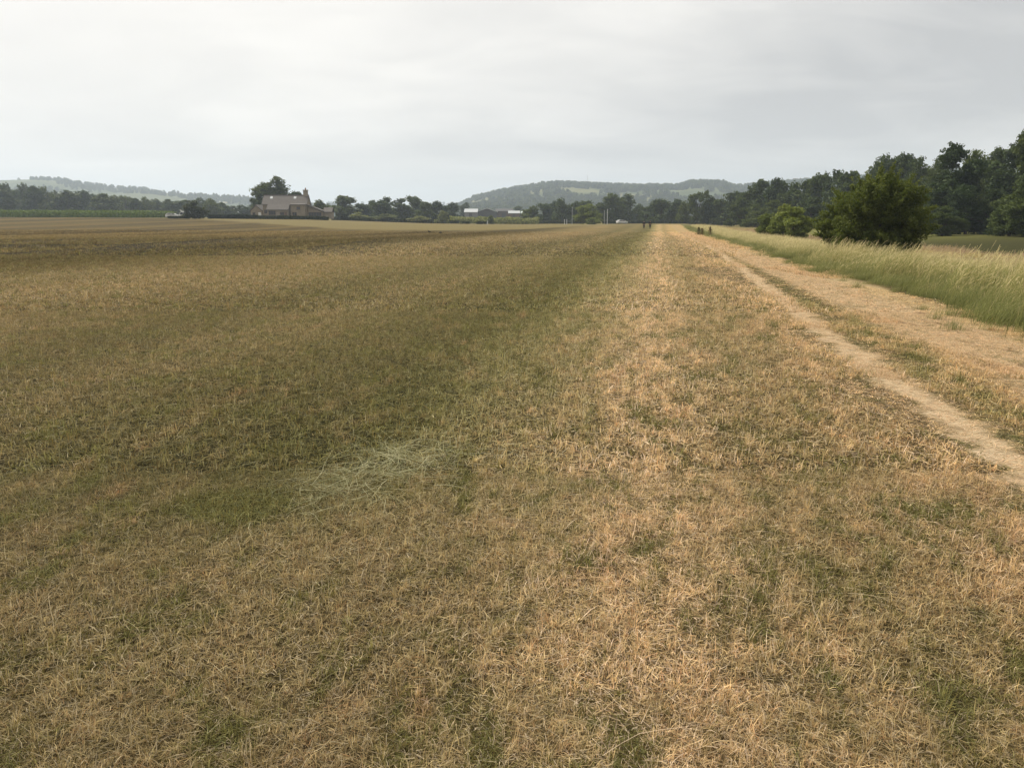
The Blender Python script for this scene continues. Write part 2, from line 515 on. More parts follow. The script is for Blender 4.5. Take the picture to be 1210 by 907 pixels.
# ------------------------------------------------------------------ tall grass of the bank
def tall_mat(name, a, b, c, transl=.35):
    mt, nt = material(name)
    r = nt.attr('rnd'); k = nt.attr('kind')
    pos = nt.n('ShaderNodeNewGeometry').outputs['Position']
    f = nt.noise(pos, .35, 3)
    stem = nt.mix(r, a, b)
    col = nt.mix(k, stem, nt.mix(nt.attr('rnd2'), c, tuple(v * .7 for v in c)))
    col = nt.mix(nt.step(f, .3, .7), nt.mix(1.0, col, (.8, .82, .78), 'MULTIPLY'), col)
    surface(nt, col, .7, .05, transl=transl)
    return mt


m_tall = tall_mat('seeded grass', (.16, .18, .05), (.44, .38, .15), (.68, .56, .29))
m_green = tall_mat('bank grass', (.105, .12, .036), (.25, .25, .085), (.46, .38, .18))
m_brown = tall_mat('rough grass', (.26, .18, .085), (.40, .29, .14), (.46, .33, .20))


def tuft(mat, n, hmin, hmax, spread, wid, headfrac, lean, rng, segs=5, headw=4.0):
    base = np.c_[rng.normal(0, spread, (n, 2)), np.zeros(n)]
    L = rng.uniform(hmin, hmax, n)
    az = rng.normal(lean, .5, n)
    V1, F1, k1 = ribbons(base, az, L, rng.normal(1.25, .18, n), rng.normal(.8, .4, n), wid * rng.uniform(.7, 1.3, n), segs, rng, .4)
    rnd = np.repeat(rng.random(n), k1); rnd2 = np.repeat(rng.random(n), k1)
    kind = np.zeros(len(V1))
    kk = kind.reshape(n, segs + 1, 2)
    hd = rng.random(n) < headfrac
    VV = V1.reshape(n, segs + 1, 2, 3)
    mid = VV.mean(2, keepdims=True)
    for j in (segs - 1, segs):
        wj = headw * (1.0 if j == segs - 1 else .9)
        VV[hd, j] = mid[hd, j] + (VV[hd, j] - mid[hd, j]) * wj * (1 if j < segs else 2.0)
        kk[hd, j] = 1
    return mesh_np('tuft', V1, F1, [mat], dict(rnd=rnd, rnd2=rnd2, kind=kk.ravel()))


LEAN = -.1
pale_near = [tuft(m_tall, 34, .40, 1.10, .17, .0085, .75, LEAN, rng, 7, 3.8) for _ in range(6)]
pale_far = [tuft(m_tall, 46, .4, .95, .30, .016, .7, LEAN, rng, 4, 2.2) for _ in range(5)]
green_near = [tuft(m_green, 110, .14, .50, .17, .0075, .10, LEAN, rng, 4, 1.6) for _ in range(6)]
green_far = [tuft(m_green, 80, .15, .5, .32, .02, .12, LEAN, rng, 3, 1.5) for _ in range(5)]
brown_far = [tuft(m_brown, 60, .3, .7, .4, .022, .5, LEAN, rng, 3, 2.0) for _ in range(5)]


def strip_points(t0, t1, y0, y1, dens, rng, edge=.5, gaps=0.0):
    n = int((t1 - t0) * (y1 - y0) * dens)
    y = rng.uniform(y0, y1, n)
    tt = rng.uniform(t0, t1, n)
    tt = tt + edge * (np.sin(y * .9) * .3 + np.sin(y * .37 + 1) * .45 + np.sin(y * 2.3) * .15) + rng.normal(0, .12, n)
    x = tt + .18 * y
    if gaps:
        m = np.sin(x * 1.7 + y * .6) + np.sin(x * .8 - y * .9 + 2) + np.sin(x * 3.1 + y * 1.9) * .7 > -2.2 + gaps * 2.2
        x, y = x[m], y[m]
    return np.c_[x, y, ground(x, y)]


def mk(src, t0, t1, y0, y1, dens, s0=1.0, s1=1.0, gaps=0.0):
    p = strip_points(t0, t1, y0, y1, dens, rng, gaps=gaps)
    k = np.interp(p[:, 1], [y0, y1], [s0, s1]) * (1 + .18 * np.sin(p[:, 0] * 1.3) * np.sin(p[:, 1] * .8))
    return (src, p, rng.uniform(-.6, .6, len(p)), rng.uniform(.7, 1.25, len(p)) * k)


scatter('tall_grass', [mk(pale_near, 6.5, 10.5, 1, 24, 9, 1.02, .95, .75), mk(pale_near, 6.6, 9.5, 24, 44, 7, .85, .62, .45), mk(pale_far, 6.6, 13, 44, 105, 3.6, .62, .75, .3), mk(pale_far, 7.2, 13, 105, 190, 1.8, .75, .9), mk(pale_far, 10.5, 19, 8, 44, 2.2, .55, .6, .3),
                       mk(pale_near, 5.7, 6.8, 3, 44, 2.6, .75, .5, .9), mk(pale_near, 6.3, 8.6, 31, 39, 6, .95, .85, .8)],
        'pale seeded tall grass leaning in the wind along the bank', 'tall grass')
scatter('bank_grass', [mk(green_near, 5.7, 7.2, 1, 24, 16, 1.0, .75, .45), mk(green_near, 5.5, 7.0, 24, 44, 13, .65, .5, .45), mk(green_near, 5.0, 5.8, 5, 44, 5, .5, .4, 1.0), mk(green_far, 5.7, 6.9, 44, 110, 5, .5, .55, .6), mk(green_far, 5.8, 7.2, 110, 185, 3, .6, .8), mk(green_near, 6.9, 10.5, 1, 44, 5, 1.15, .8)],
        'green fringe of uncut grass between the track and the tall grass', 'bank grass')
scatter('rough_grass', [mk(brown_far, 13, 20, 14, 90, 1.6, .7, .9), mk(brown_far, 13, 20, 90, 170, .8)],
        'brownish rough grass on the low ground behind the bank', 'rough grass')

# ------------------------------------------------------------------ loose hay
m_hay = tall_mat('cut hay', (.16, .17, .07), (.64, .59, .37), (.6, .55, .35), .3)


def hay_heap():
    c = at(448, 563, 1.0) - Vector((0, 0, CAM_H))
    k = -CAM_H / c.z
    cx, cy = c.x * k, c.y * k
    n = 820
    b = np.c_[rng.normal(0, .25, n) * 1.0, rng.normal(0, .24, n)]
    cl = np.array([(-.22, -.34, .14), (.02, -.12, .17), (.20, .18, .15), (.00, .42, .12), (.45, .40, .18), (-.05, .05, .32)])
    ck = cl[rng.choice(6, n, p=[.2, .26, .17, .1, .1, .17])]
    b = ck[:, :2] + np.clip(rng.standard_t(3, (n, 2)), -3.5, 3.5) * ck[:, 2:] * np.array([.70, .85])
    rr = np.hypot(b[:, 0] / .3, b[:, 1] / .35)
    base = np.c_[b, rng.uniform(.0, .085, n) * np.exp(-.6 * rr)]
    V, F, k1 = ribbons(base, rng.normal(.35, 1.0, n) + np.pi * rng.integers(0, 2, n), rng.uniform(.08, .38, n), rng.normal(.12, .2, n), rng.normal(.6, .5, n), .0026 * rng.uniform(.5, 1.3, n), 6, rng)
    V[:, 2] = np.maximum(V[:, 2], .006) + .030
    o = link('hay_heap', mesh_np('hay_heap', V, F, [m_hay], dict(rnd=np.repeat(rng.random(n), k1), rnd2=np.repeat(rng.random(n), k1), kind=np.zeros(len(V)))))
    o.location = (cx, cy, 0)
    tag(o, 'thin heap of pale cut hay lying on the mown grass', 'hay')


hay_heap()


# ------------------------------------------------------------------ foliage
def leaf_mat(name, a, b, transl=.22, tint=(1.25, 1.3, .8)):
    mt, nt = material(name)
    r = nt.attr('rnd')
    oi = nt.n('ShaderNodeObjectInfo').outputs['Random']
    col = nt.mix(r, a, b)
    col = nt.mix(oi, nt.mix(1.0, col, (.62, .70, .80), 'MULTIPLY'), nt.mix(1.0, col, (1.5, 1.35, 1.0), 'MULTIPLY'))
    surface(nt, col, .6, .09, transl=transl, tcol=nt.mix(1.0, col, tint, 'MULTIPLY'))
    return mt


m_leaf = leaf_mat('oak leaves', (.032, .052, .014), (.085, .112, .032))
m_leaf_pale = leaf_mat('willow leaves', (.085, .115, .028), (.20, .235, .065), .32)
m_leaf_bush = leaf_mat('hawthorn leaves', (.045, .066, .016), (.13, .155, .042), .34)
m_leaf_grey = leaf_mat('greyish leaves', (.10, .12, .055), (.21, .23, .115), .3)
m_leaf_hedge = leaf_mat('hedge leaves', (.022, .032, .010), (.05, .062, .02))
m_maize = leaf_mat('crop leaves', (.065, .11, .028), (.13, .18, .05))
m_bark = simple('bark', (.07, .055, .04), .9, .1, .4, 6)


def leaf_cloud(centers, radii, nleaf, size, rng, squash=.85, zmin=.02, sub=26, fill=.22):
    centers = np.asarray(centers); radii = np.asarray(radii)
    wts = radii ** 2; wts = wts / wts.sum()
    # sub-clumps on each lobe
    cc, cr, cv = [], [], []
    for c, r in zip(centers, radii):
        d = rng.normal(0, 1, (sub, 3)); d /= np.linalg.norm(d, axis=1)[:, None]
        d[:, 2] = d[:, 2] * squash
        cc.append(c + d * r * rng.uniform(.62, 1.0, (sub, 1)))
        cr.append(np.full(sub, r) * rng.uniform(.22, .42, sub))
        cv.append(rng.random(sub))
    cc = np.concatenate(cc); cr = np.concatenate(cr); cv = np.concatenate(cv)
    w = cr ** 2; w /= w.sum()
    k = rng.choice(len(cc), nleaf, p=w)
    d = rng.normal(0, 1, (nleaf, 3)); d /= np.linalg.norm(d, axis=1)[:, None]
    pos = cc[k] + d * (cr[k] * rng.random(nleaf) ** .5)[:, None] * np.array([1, 1, .75])
    nf = int(nleaf * fill)
    kf = rng.choice(len(centers), nf, p=wts)
    df = rng.normal(0, 1, (nf, 3)); df /= np.linalg.norm(df, axis=1)[:, None]
    pos[:nf] = centers[kf] + df * (radii[kf] * rng.uniform(.2, .75, nf))[:, None]
    nrm = d * .8 + rng.normal(0, .55, (nleaf, 3)); nrm[:, 2] += .35
    nrm[:nf] = rng.normal(0, 1, (nf, 3))
    nrm /= np.linalg.norm(nrm, axis=1)[:, None]
    rv = rng.normal(0, 1, (nleaf, 3))
    a = np.cross(nrm, rv); a /= np.linalg.norm(a, axis=1)[:, None] + 1e-9
    b = np.cross(nrm, a)
    s = size * rng.uniform(.6, 1.4, nleaf)
    s[:nf] *= 1.8
    s = s[:, None]
    bend = nrm * s * .25
    V = np.stack([pos - a * s, pos + b * s * .55 + bend, pos + a * s, pos - b * s * .55 + bend], 1)
    V[:, :, 2] = np.maximum(V[:, :, 2], zmin)
    F = np.arange(nleaf * 4).reshape(-1, 4)
    rnd = np.repeat(np.clip(.55 * cv[k] + .45 * rng.random(nleaf), 0, 1), 4)
    return V.reshape(-1, 3), F, rnd


def lobes(style, rng):
    C, Rr = [], []
    if style == 'round':
        for i in range(17):
            a = rng.uniform(0, 6.28) if i > 4 else i * 1.257; z = rng.uniform(.24, .80) if i > 4 else rng.uniform(.13, .22)
            r = rng.uniform(.12, .30) * (1 if z < .65 else .7)
            C.append((math.cos(a) * r, math.sin(a) * r, z)); Rr.append(rng.uniform(.14, .21))
        C.append((rng.uniform(-.08, .08), rng.uniform(-.08, .08), .84)); Rr.append(.155)
    elif style == 'tall':
        for i in range(14):
            a = rng.uniform(0, 6.28); z = rng.uniform(.12, .86)
            r = rng.uniform(.05, .30) * (1.1 - z * .75)
            C.append((math.cos(a) * r, math.sin(a) * r, z)); Rr.append(rng.uniform(.12, .19))
        C.append((.02, 0, .88)); Rr.append(.115)
    elif style == 'airy':
        for i in range(17):
            a = rng.uniform(0, 6.28); z = rng.uniform(.16, .86)
            r = rng.uniform(.08, .36) * (1.1 - .4 * z)
            C.append((math.cos(a) * r, math.sin(a) * r, z)); Rr.append(rng.uniform(.08, .14))
        C.append((0, 0, .87)); Rr.append(.11)
    elif style == 'flat':
        for i in range(9):
            a = rng.uniform(0, 6.28); z = rng.uniform(.68, .88)
            r = rng.uniform(.12, .36)
            C.append((math.cos(a) * r, math.sin(a) * r, z)); Rr.append(rng.uniform(.09, .13))
        for i in range(10):
            a = rng.uniform(0, 6.28)
            C.append((math.cos(a) * .22, math.sin(a) * .22, rng.uniform(.12, .6))); Rr.append(rng.uniform(.12, .18))
    elif style == 'bush':
        for i in range(13):
            a = rng.uniform(0, 6.28); z = rng.uniform(.12, .74)
            r = rng.uniform(.08, .34) * (1.15 - z * .7)
            C.append((math.cos(a) * r, math.sin(a) * r, z)); Rr.append(rng.uniform(.14, .22))
        C.append((.03, 0, .80)); Rr.append(.17)
    return np.array(C), np.array(Rr)


def tube(pts, radii, sides=7):
    V, F = [], []
    pts = [Vector(p) for p in pts]
    for i, (p, r) in enumerate(zip(pts, radii)):
        t = (pts[min(i + 1, len(pts) - 1)] - pts[max(i - 1, 0)]).normalized()
        q = t.to_track_quat('Z', 'Y')
        for s in range(sides):
            a = 2 * math.pi * s / sides
            V.append(p + q @ Vector((math.cos(a) * r, math.sin(a) * r, 0)))
    for i in range(len(pts) - 1):
        for s in range(sides):
            F.append((i * sides + s, i * sides + (s + 1) % sides, (i + 1) * sides + (s + 1) % sides, (i + 1) * sides + s))
    return V, F


def trunk_mesh(C, rng, low=.02, r0=.035):
    V, F = [], []

    def add(v, f):
        k = len(V); V.extend(v); F.extend([tuple(i + k for i in q) for q in f])
    top = .62
    add(*tube([(0, 0, -.03), (.006, 0, .12), (-.008, .006, .3), (0, 0, top)], [r0 * 1.35, r0, r0 * .8, r0 * .35]))
    for c in C[:9]:
        z0 = rng.uniform(.14, .4)
        c = Vector(c)
        m = Vector((c.x * .5, c.y * .5, (z0 + c.z) / 2 + .02))
        add(*tube([(0, 0, z0), m, c], [r0 * .5, r0 * .3, r0 * .08], 5))
    return mesh_np('trunk', np.array([tuple(v) for v in V]), np.array(F), [m_bark], smooth=True)


PROTO = {}
for style, n_var in (('round', 4), ('tall', 3), ('airy', 2), ('flat', 1), ('bush', 3)):
    for lod, nl, sz in (('far', 3600, .030), ('near', 15000, .0165)):
        for i in range(n_var):
            r2 = np.random.default_rng(hash((len(style), ord(style[0]), i)) % 2 ** 31)
            C, Rr = lobes(style, r2)
            V, F, rnd = leaf_cloud(C, Rr, nl, sz, r2, zmin=.0)
            # fit to unit height / width
            lo, hi = np.percentile(V, 1, axis=0), np.percentile(V, 99.3, axis=0)
            sx = 1.0 / max(hi[0] - lo[0], hi[1] - lo[1]); szz = 1.0 / hi[2]
            V = V * np.array([sx, sx, szz]); C = C * np.array([sx, sx, szz])
            crown = mesh_np('crown', V, F, [m_leaf], dict(rnd=rnd))
            PROTO[(style, lod, i)] = (crown, trunk_mesh(C, r2))
CROWN_MATS = {}


def crown_with(key, mat):
    if mat is m_leaf:
        return PROTO[key][0]
    k = (key, mat.name)
    if k not in CROWN_MATS:
        me = PROTO[key][0].copy(); me.materials.clear(); me.materials.append(mat)
        CROWN_MATS[k] = me
    return CROWN_MATS[k]


def tree(name, label, cat, u, vtop, wpx, d, style='round', var=0, mat=None, group=None, sink=0.0, lod=None):
    p = gp(u, d)
    top = at(u, vtop, d).z
    H = max(.5, top - p.z + sink)
    Wd = wpx / FPX * d
    lod = lod or ('near' if d < 175 else 'far')
    nv = {'round': 4, 'tall': 3, 'airy': 2, 'flat': 1, 'bush': 3}[style]
    key = (style, lod, var % nv)
    t = empty(name, (p.x, p.y, p.z - sink), random.uniform(0, 6.28), label=label, cat=cat, group=group)
    t.scale = (Wd, Wd, H)
    link('crown', crown_with(key, mat or m_leaf), t)
    link('trunk', PROTO[key][1], t)
    return t


ORD = 'first second third fourth fifth sixth seventh eighth ninth tenth eleventh twelfth thirteenth fourteenth fifteenth sixteenth seventeenth eighteenth nineteenth twentieth twenty-first twenty-second twenty-third twenty-fourth twenty-fifth twenty-sixth'.split()
STY = ['round', 'tall', 'round', 'round', 'tall', 'round']


def jit(a):
    return a * random.uniform(.92, 1.1)


# left wood
LW = [(-44, 219, 26), (-22, 218, 24), (0, 218, 24), (14, 219, 20), (28, 218, 22), (42, 221, 20), (56, 223, 22), (69, 227, 16), (82, 226, 22), (98, 226, 22), (111, 231, 16), (123, 229.5, 22), (138, 232, 18), (150, 232, 20), (163, 235, 16), (175, 234, 14), (187, 236, 18), (199, 236, 15)]
seen = 0
for i, (u, v, w) in enumerate(LW):
    inside = u >= 0
    d = 430 + 30 * math.sin(i * 2.1)
    lab = ('dark rounded tree, %s from the left edge in the far wood behind the green crop' % ORD[seen]) if inside else 'dark tree of the far wood just outside the left edge'
    if inside: seen += 1
    tree('woodland_tree', lab, 'tree', u, v, jit(w * 1.25), d, ['round', 'round', 'tall'][i % 3], i, group='trees of the far wood on the left')
for i, (u, v, w) in enumerate([(208, 238, 20), (222, 237, 18), (240, 235, 17), (252, 235.5, 18), (264, 240, 16), (276, 244, 14), (288, 243, 16), (299, 242, 16)]):
    tree('hedgerow_tree', 'bluish dark tree, %s from the left between the crop and the farmhouse' % ORD[i], 'tree', u, v, jit(w * 1.3), 400 + 25 * (i % 3), STY[i % 6], i + 1, group='trees left of the farmhouse')
tree('round_bush', 'big round dark bush left of the farmhouse hedge', 'bush', 231, 237.5, 27, 236, 'bush', 0, m_leaf_hedge)
# behind the house
tree('tall_tree', 'tall broad-crowned tree rising behind the farmhouse roof', 'tree', 326, 211, 46, 285, 'round', 3, lod='near')
tree('garden_tree', 'low dark tree at the left end of the farmhouse', 'tree', 308, 229, 17, 278, 'tall', 1)
tree('garden_tree', 'small dark tree showing over the farmhouse ridge beside the chimney', 'tree', 349, 227, 20, 290, 'round', 1)
tree('garden_tree', 'low dark tree behind the right end of the farmhouse', 'tree', 379, 237, 22, 285, 'round', 0)
# row right of the house
ROW = [(407, 232, 30, 'tall', 'loose grey-green tree nearest the right end of the farmhouse'),
       (428, 241, 24, 'round', 'low tree between the loose tree and the two dark domes'),
       (443, 238, 20, 'round', 'small dark dome tree against the left side of a taller dome'),
       (454, 234.5, 28, 'round', 'darkest dome-shaped tree midway along the row right of the farmhouse'),
       (475, 236, 22, 'tall', 'upright tree just right of the darkest dome tree'),
       (488, 232.5, 24, 'round', 'tallest gappy tree in the row right of the farmhouse'),
       (502, 239, 18, 'tall', 'thin see-through tree right of the tallest gappy tree'),
       (517, 239, 24, 'round', 'dark round tree second from the right end of the row'),
       (533, 240, 23, 'round', 'dark tree ending the row beside the far sheds')]
for i, (u, v, w, st, lab) in enumerate(ROW):
    tree('field_tree', lab, 'tree', u, v, w * 1.15, 345 + 18 * (i % 3), st, i, group='row of trees right of the farmhouse')
tree('shrub', 'small dark shrub at the foot of the loose grey-green tree', 'shrub', 405, 252.5, 15, 285, 'bush', 1, m_leaf_hedge)
tree('shrub', 'grey-green spreading shrub below the darkest dome tree', 'shrub', 455, 253, 28, 300, 'bush', 2, m_leaf_grey)
tree('shrub', 'grey shrub left of the spreading grey-green one', 'shrub', 424, 251, 22, 305, 'bush', 0, m_leaf_grey)
tree('shrub', 'pale green shrub in front of the last dark trees of the row', 'shrub', 523, 249.5, 18, 290, 'bush', 1, m_leaf_grey)
tree('shrub', 'pale grassy-green shrub under the see-through tree', 'shrub', 495, 255.5, 26, 300, 'bush', 2, m_leaf_grey)
tree('shrub', 'low dark shrub under the white-roofed shed', 'shrub', 550, 261, 12, 270, 'bush', 0, m_leaf_hedge)
tree('shrub', 'low dark shrub right below the dark barn', 'shrub', 569, 261, 16, 270, 'bush', 2, m_leaf_hedge)
tree('shrub', 'grey-green shrub beside the small white marker post', 'shrub', 579, 255, 12, 285, 'bush', 1, m_leaf_grey)
tree('shed_tree', 'lone dark tree beside the white-roofed shed', 'tree', 550, 240, 13, 520, 'round', 3)
tree('shed_tree', 'small dark tree behind the long dark barn', 'tree', 612, 244, 12, 560, 'tall', 0)
# clump before the hill
for i, (u, v, w, st, lab) in enumerate([(628, 244, 18, 'round', 'dark low tree at the left end of the clump below the hill'),
        (642, 241, 22, 'round', 'dark tree second from the left in the clump below the hill'),
        (654, 239, 18, 'round', 'dark tree just left of the tallest in the clump below the hill'),
        (664, 236, 22, 'round', 'tallest dark tree of the clump below the hill'),
        (678, 239, 20, 'round', 'dark tree behind the left side of the pale bush'),
        (692, 238, 22, 'round', 'dark tree behind the top of the pale bush'),
        (719, 230.5, 30, 'round', 'broad dark tree right of the pale bush behind white posts'),
        (738, 231, 26, 'round', 'dark tree leaning against the right side of the broad one'),
        (753, 242, 18, 'round', 'low dark tree in the dip above the walkers')]):
    tree('field_tree', lab, 'tree', u, v, w * 1.2, 350 + 15 * (i % 3), st, i, group='dark trees in front of the central hill')
tree('pale_bush', 'pale green willow bush standing alone at the end of the pasture', 'bush', 697, 242.5, 36, 275, 'bush', 1, m_leaf_pale, lod='near')
# row behind the walkers
for i, (u, v, w, st) in enumerate([(770, 240, 20, 'round'), (781, 236, 22, 'round'), (797, 237, 20, 'round'), (809, 239, 18, 'round'), (839, 233, 24, 'round'), (853, 236, 20, 'round'), (868, 228, 24, 'tall')]):
    tree('wood_edge_tree', 'dark tree, %s from the left in the row behind the two walkers' % ORD[i], 'tree', u, v, w * 1.25, 335 - 8 * i, st, i, group='row of dark trees behind the walkers')
tree('flat_topped_tree', 'flat-topped dark tree standing above the row right of the walkers', 'tree', 823, 226.5, 22, 300, 'flat', 0)
# wood climbing on the right
RW = [(884, 219, 30, 255), (900, 215.5, 34, 250), (917, 214, 32, 240), (934, 218, 30, 230), (949, 216, 30, 225), (966, 207, 36, 220), (984, 205.5, 36, 210), (1003, 206, 34, 200),
      (1024, 197, 40, 195), (1044, 186.5, 46, 190), (1064, 187, 44, 185), (1084, 190, 44, 180), (1103, 190, 40, 170),
      (1122, 175.5, 52, 118), (1148, 183, 50, 140), (1168, 180, 56, 150), (1190, 174, 50, 130), (1210, 158, 54, 112), (1236, 165, 56, 110), (1262, 160, 56, 112)]
seen = 0
for i, (u, v, w, d) in enumerate(RW):
    inside = u < 1212
    lab = ('dark woodland tree, %s from the left along the right-hand wood skyline' % ORD[seen]) if inside else 'dark woodland tree just outside the right edge'
    if inside: seen += 1
    tree('woodland_tree', lab, 'tree', u, v, w * 1.1, d, ['round', 'tall', 'round'][i % 3], i, group='trees of the wood on the right', lod='near' if d < 200 else None)
# lower edge of that wood
RL = [(876, 236, 26, 235), (892, 243, 26, 225), (912, 238, 30, 215), (958, 235, 34, 190), (985, 238, 36, 180), (1100, 228, 40, 150), (1115, 245, 34, 105), (1142, 222, 46, 112), (1162, 238, 40, 118), (1172, 226, 40, 112), (1194, 232, 46, 100), (1213, 218, 52, 92), (1240, 225, 52, 95)]
seen = 0
for i, (u, v, w, d) in enumerate(RL):
    inside = u < 1220
    lab = ('low leafy edge tree, %s from the left at the foot of the right-hand wood' % ORD[seen]) if inside else 'low edge tree just outside the right edge'
    if inside: seen += 1
    tree('edge_tree', lab, 'tree', u, v, w * 1.25, d, 'bush', i, group='low trees along the foot of the wood', lod='near')
# willows by the bank
tree('willow_bush', 'bright green loose willow bush left of the big hawthorn', 'bush', 938, 246, 46, 82, 'bush', 2, m_leaf_pale)
tree('willow_bush', 'smaller willow bush at the left foot of the bright one', 'bush', 908, 254, 26, 92, 'bush', 1, m_leaf_pale)
tree('willow_bush', 'taller paler willow bush behind the bright one', 'bush', 926, 243, 30, 105, 'bush', 0, m_leaf_pale)


# the hawthorn by the track, modelled at its own detail
def hawthorn():
    r2 = np.random.default_rng(41)
    d = 39.5
    p = gp(1034, d)
    C, Rr = [], []
    for cx, cz, rr in [(-1.6, .9, .8), (-.6, .8, .9), (.6, .8, .9), (1.7, .9, .8), (-2.0, 1.6, .75), (-1.0, 1.9, .9), (.2, 2.0, 1.0), (1.3, 1.9, .9), (2.1, 1.6, .7),
                       (-1.3, 2.6, .75), (-.3, 2.9, .8), (.7, 3.0, .75), (1.5, 2.6, .7), (.1, 3.5, .5), (.9, 3.5, .5), (-.7, 3.3, .45), (-2.2, 1.1, .5), (2.4, 2.2, .4), (-1.9, 2.3, .4)]:
        for yy in (-1, 0, 1):
            s = math.sqrt(max(.15, 1 - (cx / 2.7) ** 2)) * 1.3
            C.append((cx + r2.normal(0, .15), yy * s + r2.normal(0, .2), cz + r2.normal(0, .12)))
            Rr.append(rr * r2.uniform(.65, .95))
    C = np.array(C) * np.array([.86, .95, 1.0]); Rr = np.array(Rr)
    V, F, rnd = leaf_cloud(C, Rr, 52000, .05, r2, .9, 0.0, 30, .15)
    # long straggling shoots
    t = empty('hawthorn_bush', (p.x, p.y, p.z), 0, label='big dark rounded hawthorn bush standing in the tall grass by the track', cat='bush')
    n = 150
    a = r2.uniform(0, 6.28, n)
    k = r2.integers(0, len(C), n)
    dv = C[k] - np.array([0, 0, 1.3]); dv /= np.linalg.norm(dv, axis=1)[:, None]
    dv[:, 2] = np.abs(dv[:, 2]) + .1
    b0 = C[k] + dv * Rr[k][:, None] * .7
    sv, sf, sr = [], [], []
    for i in range(n):
        L = r2.uniform(.2, .6)
        m = 46
        q = r2.random(m)
        pos = b0[i] + dv[i] * (q * L)[:, None] + r2.normal(0, .05, (m, 3)) - np.array([0, 0, 1.0]) * (q ** 2 * .12)[:, None]
        nrm = r2.normal(0, 1, (m, 3)); nrm /= np.linalg.norm(nrm, axis=1)[:, None]
        aa = np.cross(nrm, r2.normal(0, 1, (m, 3))); aa /= np.linalg.norm(aa, axis=1)[:, None]
        bb = np.cross(nrm, aa)
        s = .04 * r2.uniform(.6, 1.3, m)[:, None]
        sv.append(np.stack([pos - aa * s, pos + bb * s * .6, pos + aa * s, pos - bb * s * .6], 1).reshape(-1, 3))
        sr.append(np.repeat(.5 + .5 * r2.random(m), 4))
    sv = np.concatenate(sv)
    F2 = np.arange(len(sv)).reshape(-1, 4) + len(V)
    link('crown', mesh_np('crown', np.r_[V, sv], np.r_[F, F2], [m_leaf_bush], dict(rnd=np.r_[rnd, np.concatenate(sr)])), t)
    TV, TF = [], []
    for j in range(9):
        a = r2.uniform(0, 6.28); c = Vector(C[r2.integers(0, len(C))])
        v, f = tube([(math.cos(a) * .25, math.sin(a) * .25, -.1), (c.x * .35, c.y * .35, c.z * .45), tuple(c)], [.09, .06, .015], 6)
        k0 = len(TV); TV += v; TF += [tuple(i + k0 for i in q) for q in f]
    link('trunk', mesh_np('trunk', np.array([tuple(v) for v in TV]), np.array(TF), [m_bark], smooth=True), t)


hawthorn()


# ------------------------------------------------------------------ hedges, crop
def hedge(name, label, cat, ua, ub, d, vtop, mat, depth=1.5, n=5000, size=.12, seed=0, h=None, kind=None, vary=.2):
    r2 = np.random.default_rng(seed + 100)
    a, b = gp(ua, d), gp(ub, d)
    q = r2.random(n)
    x = a.x + (b.x - a.x) * q
    z0 = ground(x, np.full(n, d))
    xm = (a.x + b.x) / 2; um = (ua + ub) / 2
    H = h or max(.6, at(um, vtop, d).z - gz(xm, d))
    prof = 1 + vary * (np.sin(x * .55 + seed) * .5 + np.sin(x * 1.7 + seed * 2) * .3 + r2.normal(0, .15, n))
    zz = r2.random(n) ** .7 * H * prof
    yy = r2.uniform(-.5, .5, n) * depth
    pos = np.stack([x - xm, yy, z0 + zz - gz(xm, d)], 1)
    nrm = r2.normal(0, 1, (n, 3)); nrm[:, 1] -= .5; nrm /= np.linalg.norm(nrm, axis=1)[:, None]
    aa = np.cross(nrm, r2.normal(0, 1, (n, 3))); aa /= np.linalg.norm(aa, axis=1)[:, None]
    bb = np.cross(nrm, aa)
    s = (size * r2.uniform(.6, 1.4, n))[:, None]
    V = np.stack([pos - aa * s, pos + bb * s * .7, pos + aa * s, pos - bb * s * .7], 1).reshape(-1, 3)
    o = link(name, mesh_np(name, V, np.arange(n * 4).reshape(-1, 4), [mat], dict(rnd=np.repeat(r2.random(n), 4))))
    o.location = (xm, d, gz(xm, d))
    return tag(o, label, cat, kind=kind)


hedge('hedge', 'dark clipped hedge in front of the farmhouse', 'hedge', 306, 388, 242, 255.3, m_leaf_hedge, 1.6, 9000, .2, 1, vary=.08)
hedge('hedge', 'dark hedge between the round bush and the farmhouse', 'hedge', 247, 305, 243, 254, m_leaf_hedge, 2, 7000, .22, 2)
hedge('hedge', 'low dark hedge in front of the white parked cars', 'hedge', 200, 224, 237, 255.6, m_leaf_hedge, 1.2, 3000, .2, 3)
hedge('hedge', 'thin dark hedge along the foot of the row right of the farmhouse', 'hedge', 392, 542, 300, 258.8, m_leaf_hedge, 2, 12000, .26, 4)
hedge('hedge', 'thin dark hedge below the clump in front of the hill', 'hedge', 618, 688, 325, 260, m_leaf_hedge, 1.5, 6000, .2, 5, h=.9)
hedge('hedge', 'thin dark hedge behind the two walkers', 'hedge', 712, 872, 318, 260, m_leaf_hedge, 1.5, 12000, .2, 6, h=.9)
hedge('crop', 'bright green standing crop along the far left of the pasture', 'crop', -90, 192, 285, 249.5, m_maize, 26, 42000, .3, 7, h=2.3, kind='stuff', vary=.1)
hedge('scrub', 'rough grey-green scrub on the rise below the far sheds', 'scrub', 538, 634, 335, 256, m_leaf_grey, 60, 14000, .45, 8, h=2.0, kind='stuff')

